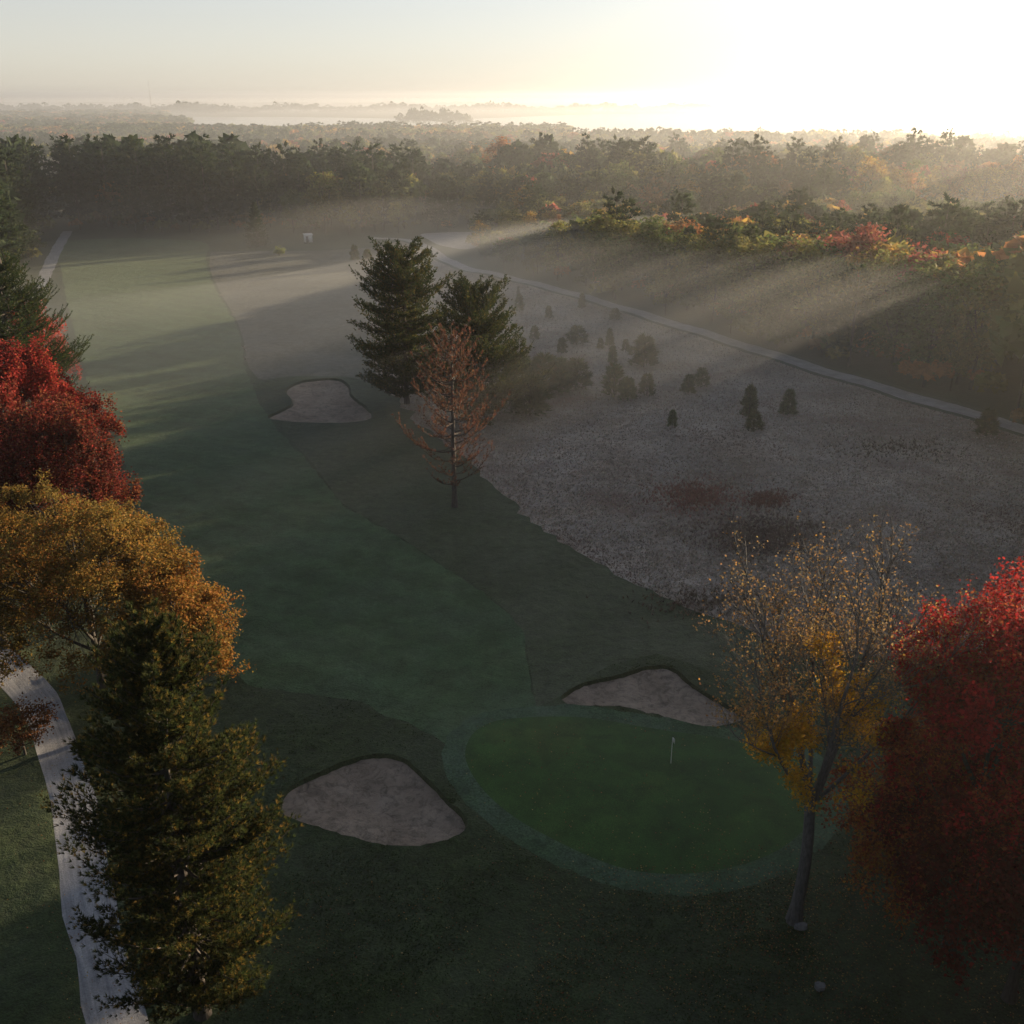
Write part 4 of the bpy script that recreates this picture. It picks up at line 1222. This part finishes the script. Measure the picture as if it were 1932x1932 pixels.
    for i in ue:
        for _ in range(2):
            hh = rng.uniform(3.0, 7.5); a = rng.uniform(0, 6.283); q0 = rng.uniform(1, 5)
            ux, uy = x[i] + q0 * math.cos(a), y[i] + q0 * math.sin(a)
            v, br = LOD[(False, 1)][rng.integers(4)]
            V.append(np.column_stack([v[:, 0] * hh * 1.5 + ux, v[:, 1] * hh * 1.5 + uy, (v[:, 2] - 0.25) * hh * 1.3])); C.append(br[:, None] * np.array(BROAD[rng.choice([0, 0, 1, 1, 5, 3])][0])[None])
    for i in range(nb_):
        pn = bool(rng.uniform() < 0.5); hh = min(rng.uniform(15, 19), 45 - (by[i] + 14) / 0.86)
        if hh < 6: continue
        if by[i] > 6 and abs(bx[i]) < 45:
            full.append((bx[i], by[i], hh, pn, int(rng.integers(6)))); continue
        v, br = LOD[(pn, 1)][rng.integers(4)]
        V.append(np.column_stack([v[:, 0] * hh * 1.1 + bx[i], v[:, 1] * hh * 1.1 + by[i], v[:, 2] * hh])); C.append(br[:, None] * (PINE_C if pn else np.array(BROAD[rng.integers(6)][0]))[None])
    V = np.concatenate(V); C = np.concatenate(C)
    mb.add(V, np.arange(len(V)).reshape(-1, 3), C)
    o = link('distant_forest', mb.mesh('distant_forest', M['leaf'])); tag(o, 'autumn forest canopy stretching from the field to the lake', 'forest', None, 'stuff')
    if trunks.n:
        t = link('forest_trunks', trunks.mesh('forest_trunks', M['dark_bark'], True), o); t['kind'] = 'stuff'
    for fx, fy, fh, fpn, fk in full:
        pr = (FP if fpn else FB)[rng.integers(4)]; s_ = fh / (20.0 if fpn else 16.0)
        for nm_, me_ in (('trunk', pr[0]), ('crown', pr[1])):
            q = link(nm_, me_, o); q['kind'] = 'stuff'; q.location = (fx, fy, ground_z(fx, fy)); q.scale = (s_, s_, s_); q.rotation_euler = (0, 0, fx * 7.3)
            if nm_ == 'crown' and not fpn: q.color = (*BROAD[fk][0], 1)

forest()

# far shores beyond the lake: low wooded strips
def shore(name, px0, px1, v0, v1, h, label, seed, step=26.0, depth=3, jit=0.35, taper=True):
    rng = np.random.default_rng(seed)
    a = np.array(G(px0, v0)); b = np.array(G(px1, v1)); L = np.linalg.norm(b - a); n = max(6, int(L / step))
    mb = MB(); V = []; C = []
    along = (b - a) / L; nr = np.array([-along[1], along[0]])
    for i in range(n):
        s = (i + 0.5) / n
        env = min(1.0, 5 * min(s, 1 - s) + 0.25) if taper else 1.0
        for k in range(depth):
            p = a + (b - a) * s + along * rng.normal() * step * 0.4 + nr * (k * step * 1.2 + rng.normal() * step * 0.3)
            hh = h * env * (1 + jit * rng.normal() * 0.5 + 0.25 * math.sin(s * 40 + seed) )
            v, br = LOD[(bool(rng.uniform() < 0.4), 2)][rng.integers(4)]
            wd = step * rng.uniform(2.0, 3.0)
            V.append(np.column_stack([v[:, 0] * wd + p[0], v[:, 1] * wd + p[1], (v[:, 2] - 0.25) * hh * 1.33]))
            C.append(br[:, None] * np.array((0.06, 0.07, 0.035))[None])
    V = np.concatenate(V); C = np.concatenate(C)
    mb.add(V, np.arange(len(V)).reshape(-1, 3), C)
    o = link(name, mb.mesh(name, M['leaf'])); tag(o, label, 'forest', None, 'stuff')
shore('wooded_island', 735, 890, 236, 237, 19, 'hazy wooded point standing in the lake', 601, 9.0, 5)
shore('far_shore', -160, 420, 214, 216, 20, 'hazy wooded shore at the far left beyond the lake', 602, 18.0, 4, taper=False)
shore('far_shore', 300, 1500, 214, 212, 19, 'hazy wooded far shore across the middle of the lake', 603, 18.0, 4, taper=False)
shore('far_shore', 1300, 2100, 209, 208, 14, 'faint wooded far shore at the right end of the lake', 604, 24.0, 2)
shore('far_shore', -160, 960, 199, 199, 13, 'faintest wooded rise under the left horizon', 605, 26.0, 2, taper=False)
shore('far_shore', 1150, 2000, 196, 196, 11, 'faint wooded rise under the right horizon', 606, 30.0, 2)

# ------------------------------------------------------------------ small built things
def flagstick():
    x, y = G(1265, 1450); z = ground_z(x, y)
    e = empty('flagstick', (x, y, z))
    mb = MB(); mb.tube([(0, 0, -0.1), (0, 0, 1.1), (0, 0, 2.2)], (0.022, 0.02, 0.016), 8); link('pole', mb.mesh('pole', M['flag'], True, False), e)
    mb = MB()
    nx, nz = 6, 4; v = []
    for i in range(nx):
        for j in range(nz):
            s = i / (nx - 1)
            v.append((0.02 + 0.17 * s, 0.10 * math.sin(s * 4) + 0.16 * s, 2.18 - 0.38 * j / (nz - 1) - 0.22 * s))
    mb.add(v, [(i * nz + j, (i + 1) * nz + j, (i + 1) * nz + j + 1, i * nz + j + 1) for i in range(nx - 1) for j in range(nz - 1)])
    fo = link('flag', mb.mesh('flag', M['flag'], True, False), e)
    md = fo.modifiers.new('thick', 'SOLIDIFY'); md.thickness = 0.006
    mb = MB(); mb.tube([(0, 0, 0.012), (0, 0, 0.02)], (0.055, 0.055), 14); link('cup_rim', mb.mesh('cup_rim', M['white_paint'], True, False), e)
    tag(e, 'white flagstick with limp flag standing on the putting green', 'flagstick')
flagstick()

def house(name, loc, w, dp, h, rz, label, windows, door=None):
    e = empty(name, (*loc, 0.0), rz)
    mb = MB(); mb.box((0, 0, h / 2), (w, dp, h))
    v = [(-w / 2, -dp / 2, h), (w / 2, -dp / 2, h), (0, -dp / 2, h + w * 0.36), (-w / 2, dp / 2, h), (w / 2, dp / 2, h), (0, dp / 2, h + w * 0.36)]
    mb.add(v, [(0, 1, 2), (5, 4, 3)])
    link('wall', mb.mesh('wall', M['white_paint'], False, False), e)
    for s in (-1, 1):
        mb = MB(); o = 0.3
        rx = w / 2 + o; zt = h + w * 0.36 + 0.06; ze = h - o * 0.72 + 0.06; dd = dp / 2 + o
        v = [(0, -dd, zt), (s * rx, -dd, ze), (s * rx, dd, ze), (0, dd, zt)]; v += [(a, b, c + 0.14) for a, b, c in v]
        mb.add(v, [(0, 1, 2, 3), (4, 7, 6, 5), (0, 4, 5, 1), (1, 5, 6, 2), (2, 6, 7, 3), (3, 7, 4, 0)])
        link('roof_slope', mb.mesh('roof_slope', M['roof'], False, False), e)
    for (wx, wz, ww, wh) in windows:
        mb = MB(); yy = -dp / 2 - 0.03
        for bx_, bz, sx, sz in ((0, wh / 2, ww + .12, .1), (0, -wh / 2, ww + .12, .1), (-ww / 2, 0, .1, wh - .1), (ww / 2, 0, .1, wh - .1)):
            mb.box((wx + bx_, yy - 0.03, wz + bz), (sx, 0.1, sz))
        wo = link('window', mb.mesh('window', M['white_paint'], False, False), e)
        mb = MB(); mb.box((wx, yy, wz), (ww - 0.1, 0.05, wh - 0.1)); link('pane', mb.mesh('pane', M['glass'], False, False), wo)
    if door:
        mb = MB(); mb.box((door[0], -dp / 2 - 0.03, door[2] / 2), (door[1], 0.06, door[2])); link('door', mb.mesh('door', M['roof'], False, False), e)
    tag(e, label, 'building')
hx, hy = G(106, 410)
house('white_house', (hx, hy), 6.0, 9.0, 6.4, -math.atan2(hx, hy), 'white house glimpsed between the tall pines at the far left', [(-1.3, 1.7, 0.9, 1.5), (1.3, 1.7, 0.9, 1.5), (-1.3, 4.6, 0.9, 1.4), (1.3, 4.6, 0.9, 1.4), (0, 7.2, 0.7, 0.9)], (0, 1.0, 2.1))
sx_, sy_ = G(582, 458)
def shed():
    e = empty('shed', (sx_, sy_, ground_z(sx_, sy_)), 0.35)
    mb = MB(); mb.box((0, 0, 1.5), (2.5, 2.2, 2.3)); link('wall', mb.mesh('wall', M['white_paint'], False, False), e)
    mb = MB(); v = [(-1.5, -1.35, 2.62), (1.5, -1.35, 2.62), (1.5, 1.35, 2.95), (-1.5, 1.35, 2.95)]; v += [(a, b, c + 0.12) for a, b, c in v]
    mb.add(v, [(3, 2, 1, 0), (4, 5, 6, 7), (0, 1, 5, 4), (1, 2, 6, 5), (2, 3, 7, 6), (3, 0, 4, 7)]); link('roof', mb.mesh('roof', M['white_paint'], False, False), e)
    for a in (-1, 1):
        for b in (-1, 1):
            mb = MB(); mb.box((a * 1.05, b * 0.9, 0.175), (0.16, 0.16, 0.36)); link('foot', mb.mesh('foot', M['dark_bark'], False, False), e)
    mb = MB(); mb.box((-0.5, -1.13, 1.4), (0.8, 0.06, 1.9)); d = link('door', mb.mesh('door', M['roof'], False, False), e)
    tag(e, 'small white flat-roofed shed at the misty far end of the field', 'shed')
shed()

def mast(u, v_top, D, label):
    x = (u - 966) / FPX * D / math.cos(PITCH) * 0.93; y = math.sqrt(max(D * D - x * x, 1))
    e = empty('radio_mast', (x, y, 0))
    H = 72.0
    for a in range(3):
        mb = MB(); c, s = math.cos(a * 2.094), math.sin(a * 2.094)
        mb.tube([(c * 0.6, s * 0.6, 0), (c * 0.6, s * 0.6, H)], (0.07, 0.07), 4); link('leg', mb.mesh('leg', M['steel'], True, False), e)
    mb = MB()
    for k in range(24):
        for a in range(3):
            p = [math.cos(a * 2.094) * 0.6, math.sin(a * 2.094) * 0.6, k * 3.0]; q = [math.cos((a + 1) * 2.094) * 0.6, math.sin((a + 1) * 2.094) * 0.6, k * 3.0 + 3.0]
            mb.tube([p, q], (0.035, 0.035), 3)
    link('lattice', mb.mesh('lattice', M['steel'], False, False), e)
    tag(e, label, 'mast', 'radio masts on the horizon')
mast(113, 155, 2000, 'thin radio mast at the far left of the horizon')
mast(367, 158, 2300, 'thin radio mast right of the first one on the horizon')

def rock(loc, s, seed, label):
    rng = np.random.default_rng(seed)
    import bmesh
    bm = bmesh.new(); bmesh.ops.create_icosphere(bm, subdivisions=2, radius=1.0)
    ph = rng.uniform(0, 6, 6)
    for v in bm.verts:
        c = v.co; k = 1 + 0.16 * math.sin(3 * c.x + ph[0]) + 0.13 * math.sin(4 * c.y + ph[1]) + 0.1 * math.sin(5 * c.z + ph[2])
        c *= k; c.z = min(c.z, 0.55); c.x *= s[0]; c.y *= s[1]; c.z *= s[2]
    me = bpy.data.meshes.new('boulder'); bm.to_mesh(me); bm.free(); me.materials.append(M['stone'])
    o = link('boulder', me); o.location = (*loc, ground_z(*loc) + 0.1); tag(o, label, 'stone')
rock(G(1548, 1864), (0.30, 0.24, 0.34), 7, 'small pale grey stone in the dark grass at the lower right')
rock(G(1510, 1752), (0.34, 0.28, 0.42), 9, 'grey stone against the foot of the half-bare yellow tree')

# ------------------------------------------------------------------ loose cover
def leaves_cover():
    rng = np.random.default_rng(9)
    U = np.concatenate([rng.uniform(1000, 1932, 5200), rng.uniform(1300, 1900, 4200), rng.uniform(880, 1550, 900), rng.uniform(350, 1300, 1400)])
    Vv = np.concatenate([rng.uniform(1640, 1932, 5200), rng.normal(1700, 70, 4200), rng.uniform(1360, 1660, 900), rng.uniform(1660, 1932, 1400)])
    P = np.array([G(u, min(v, 2000)) for u, v in zip(U, Vv)])
    kk = rng.integers(0, len(LC), 1500); P = np.vstack([P, LC[kk] + rng.normal(size=(1500, 2)) * 1.5])
    fl = np.sin(P[:, 0] / 2.3 + 1) * np.sin(P[:, 1] / 3.1) + 0.7 * np.sin((P[:, 0] + P[:, 1]) / 1.3) + 0.9 * rng.normal(size=len(P))
    P = P[fl > -0.35]
    z = height(P[:, 0], P[:, 1]) + 0.045
    n = len(P); mb = MB()
    col = pick_cols(((0.26, 0.17, 0.06), (0.19, 0.09, 0.04), (0.34, 0.25, 0.11), (0.13, 0.05, 0.035)), (3, 3, 2, 3), n, rng)
    leaf_quads(mb, np.column_stack([P, z]), rng.uniform(0.06, 0.13, n), col, rng, 3.0)
    o = link('fallen_leaves', mb.mesh('fallen_leaves', M['leaf'])); tag(o, 'fallen yellow and russet leaves strewn over the green and the dark lawn', 'leaves', None, 'stuff')
leaves_cover()

def tussocks():
    rng = np.random.default_rng(10)
    n = 150000
    u = rng.uniform(440, 2050, n); v = 500 + (1320 - 500) * rng.uniform(size=n) ** 1.0
    P = np.array([G(a, b) for a, b in zip(u, v)])
    k = inside(MEAD, P[:, 0], P[:, 1]) & ~inside(FROST, P[:, 0], P[:, 1]) & ~inside(VERGE, P[:, 0], P[:, 1]) & ~inside(FAIR, P[:, 0], P[:, 1])
    for b in BUNK: k &= ~inside(b, P[:, 0], P[:, 1])
    P = P[k]; n = len(P)
    z = height(P[:, 0], P[:, 1])
    D = np.tile((0.25, -0.1, 1.0), (n, 1)) + 0.25 * rng.normal(size=(n, 3))
    f = np.sin(P[:, 0] / 9 + 1) * np.sin(P[:, 1] / 13) + 0.5 * np.sin((P[:, 0] + P[:, 1]) / 5)
    dd = np.hypot(P[:, 0], P[:, 1])
    pal = np.array(((0.29, 0.245, 0.20), (0.34, 0.30, 0.255), (0.23, 0.175, 0.145), (0.40, 0.38, 0.345)))
    kk = np.where(f > 0.9, 2, rng.choice(4, n, p=[.4, .3, .15, .15]))
    col = pick_cols(pal, (1, 1, 1, 1), n, rng, 0.15, kk)
    mb = MB()
    needle_tufts(mb, np.column_stack([P, z]), D, 0.15 + 0.0007 * dd, 0.024 + 0.00028 * dd, 3, col, rng, 0.8)
    # red-brown and dark weed patches
    for (cu, cv, su, sv, m, c1, c2) in ((1315, 932, 40, 14, 1000, (0.29, 0.15, 0.12), (0.25, 0.14, 0.11)), (1440, 1005, 60, 22, 1700, (0.20, 0.155, 0.135), (0.16, 0.12, 0.105)), (1450, 938, 26, 8, 500, (0.26, 0.14, 0.11), (0.22, 0.12, 0.1)), (1330, 1135, 70, 16, 350, (0.16, 0.125, 0.1), (0.14, 0.11, 0.09)), (1700, 850, 60, 10, 300, (0.14, 0.11, 0.075), (0.12, 0.09, 0.06))):
        uu = rng.normal(cu, su, m); vv = rng.normal(cv, sv, m)
        Q = np.array([G(a, b) for a, b in zip(uu, vv)])
        col = pick_cols((c1, c2), (1, 1), m, rng)
        needle_tufts(mb, np.column_stack([Q, height(Q[:, 0], Q[:, 1])]), np.tile((0, 0, 1.0), (m, 1)), 0.42, 0.05, 5, col, rng, 0.7)
    o = link('meadow_tussocks', mb.mesh('meadow_tussocks', M['straw'])); tag(o, 'dry frosted grass tussocks and red-brown weeds covering the meadow', 'grass', None, 'stuff')
tussocks()

def rough_blades():
    rng = np.random.default_rng(12)
    n = 42000
    u = rng.uniform(380, 1700, n); v = 1080 + (1932 - 1080) * rng.uniform(size=n) ** 0.8
    P = np.array([G(a, b) for a, b in zip(u, v)])
    rim = []
    for b in BUNK[:2]:
        k = rng.integers(0, len(b), 5000); rim.append(b[k] + rng.normal(size=(5000, 2)) * 0.22)
    P = np.vstack([P] + rim)
    k = ~inside(FRINGE, P[:, 0], P[:, 1]) & ~inside(MEAD, P[:, 0], P[:, 1]) & ~inside(FAIR, P[:, 0], P[:, 1]) & ~inside(SEMI, P[:, 0], P[:, 1]) & ~inside(ROAD_L, P[:, 0], P[:, 1])
    for b in BUNK: k &= ~inside(b, P[:, 0], P[:, 1])
    P = P[k]; n = len(P)
    f = np.sin(P[:, 0] / 3.1 + 1) * np.sin(P[:, 1] / 4.3) + 0.6 * np.sin((P[:, 0] - P[:, 1]) / 1.7) + 0.5 * rng.normal(size=n)
    P = P[f > -0.1]; n = len(P)
    dd = np.hypot(P[:, 0], P[:, 1])
    col = pick_cols(((0.034, 0.056, 0.020), (0.046, 0.068, 0.027), (0.066, 0.074, 0.034), (0.09, 0.11, 0.085)), (4, 3, 1.2, 1), n, rng)
    mb = MB()
    needle_tufts(mb, np.column_stack([P, height(P[:, 0], P[:, 1]) + 0.02]), np.tile((0.3, -0.2, 1.0), (n, 1)) + 0.3 * rng.normal(size=(n, 3)), 0.09 + 0.0004 * dd, 0.018 + 0.00015 * dd, 3, col, rng, 0.9)
    o = link('rough_grass', mb.mesh('rough_grass', M['straw'])); tag(o, 'longer tufted grass around the bunkers and along the fairway', 'grass', None, 'stuff')
rough_blades()

# ------------------------------------------------------------------ air
def volume_mat(name, dens, col, ani):
    m = bpy.data.materials.new(name); m.use_nodes = True
    nt = m.node_tree
    nt.nodes.remove(nt.nodes['Principled BSDF'])
    pv = nt.nodes.new('ShaderNodeVolumePrincipled')
    pv.inputs['Color'].default_value = (*col, 1)
    pv.inputs['Density'].default_value = dens
    pv.inputs['Anisotropy'].default_value = ani
    nt.links.new(pv.outputs['Volume'], nt.nodes['Material Output'].inputs['Volume'])
    return m

def haze():
    mb = MB(); mb.box((0, 0, 36.5), (52000, 52000, 77.0))
    o = link('haze', mb.mesh('haze', volume_mat('haze', 1.2e-4, (0.92, 0.94, 0.97), 0.72), False, False))
    tag(o, 'thin morning haze over the whole landscape', 'haze', None, 'stuff')
haze()

def mist():
    # low bank of ground mist lying in the field and among the trees: a lens with a lumpy top
    nx, ny = 90, 90
    gx = np.linspace(-460, 520, nx); gy = np.linspace(75, 900, ny)
    X, Y = np.meshgrid(gx, gy, indexing='ij')
    e = np.minimum.reduce([sstep(-460, -330, X), 1 - sstep(400, 520, X), sstep(72, 150, Y), 1 - sstep(540, 800, Y)])
    g = lambda cx, cy0, sx, sy: np.exp(-((X - cx) / sx) ** 2 - ((Y - cy0) / sy) ** 2)
    top = e * (11.0 + 4.5 * g(60, 150, 55, 60) - 4.0 * g(-60, 120, 50, 50) + 2.5 * g(100, 225, 120, 90) + 2.0 * g(10, 210, 70, 70) + 3.5 * g(-130, 380, 130, 45) - 3.0 * g(10, 420, 60, 60) + 5.0 * g(-230, 530, 150, 60) - 6.5 * g(-95, 270, 80, 60) - 6.5 * g(190, 390, 130, 90) - 5.0 * g(330, 520, 180, 130)
               + 1.4 * np.sin(X / 34 + 1) * np.cos(Y / 41) + 0.9 * np.sin(X / 17 - Y / 23)) + 0.02
    V = np.concatenate([np.column_stack([X.ravel(), Y.ravel(), top.ravel() - 0.0]), np.column_stack([X.ravel(), Y.ravel(), np.full(X.size, -1.2)])])
    i, j = np.meshgrid(np.arange(nx - 1), np.arange(ny - 1), indexing='ij')
    a = (i * ny + j).ravel(); N = nx * ny
    f = [np.stack([a, a + ny, a + ny + 1, a + 1], 1), np.stack([a + N, a + 1 + N, a + ny + 1 + N, a + ny + N], 1)]
    k = np.arange(ny - 1); f.append(np.stack([k, k + 1, k + 1 + N, k + N], 1)); k2 = (nx - 1) * ny + np.arange(ny - 1); f.append(np.stack([k2 + 1, k2, k2 + N, k2 + 1 + N], 1))
    k = np.arange(nx - 1) * ny; f.append(np.stack([k + ny, k, k + N, k + ny + N], 1)); k2 = k + ny - 1; f.append(np.stack([k2, k2 + ny, k2 + ny + N, k2 + N], 1))
    mb = MB(); mb.add(V, np.concatenate(f))
    o = link('ground_mist', mb.mesh('ground_mist', volume_mat('ground_mist', 0.0036, (0.92, 0.94, 0.97), 0.62), False, False))
    tag(o, 'low bank of morning mist lying over the meadow and the tree line', 'mist', None, 'stuff')
mist()

def forest_mist():
    # thinner, deeper layer that lies over the woods and the lake
    nx, ny = 40, 40
    gx = np.linspace(-4200, 4200, nx); gy = np.concatenate([np.linspace(150, 900, 26), np.linspace(1000, 9000, 14)])
    X, Y = np.meshgrid(gx, gy, indexing='ij')
    top = sstep(150, 380, Y - 0.25 * np.clip(X, -200, 200)) * (33.0 + 3.0 * np.sin(X / 260 + 1) * np.cos(Y / 190)) * (1 - sstep(7000, 9000, Y)) - 0.6
    N = nx * ny
    V = np.concatenate([np.column_stack([X.ravel(), Y.ravel(), top.ravel()]), np.column_stack([X.ravel(), Y.ravel(), np.full(X.size, -1.6)])])
    i, j = np.meshgrid(np.arange(nx - 1), np.arange(ny - 1), indexing='ij'); a = (i * ny + j).ravel()
    f = [np.stack([a, a + ny, a + ny + 1, a + 1], 1), np.stack([a + N, a + 1 + N, a + ny + 1 + N, a + ny + N], 1)]
    k = np.arange(ny - 1); f.append(np.stack([k, k + 1, k + 1 + N, k + N], 1)); k2 = (nx - 1) * ny + k; f.append(np.stack([k2 + 1, k2, k2 + N, k2 + 1 + N], 1))
    k = np.arange(nx - 1) * ny; f.append(np.stack([k + ny, k, k + N, k + ny + N], 1)); k2 = k + ny - 1; f.append(np.stack([k2, k2 + ny, k2 + ny + N, k2 + N], 1))
    mb = MB(); mb.add(V, np.concatenate(f))
    o = link('forest_mist', mb.mesh('forest_mist', volume_mat('forest_mist', 5.5e-4, (0.92, 0.94, 0.97), 0.64), False, False))
    tag(o, 'thin veil of mist over the far woods and the lake', 'mist', None, 'stuff')
forest_mist()
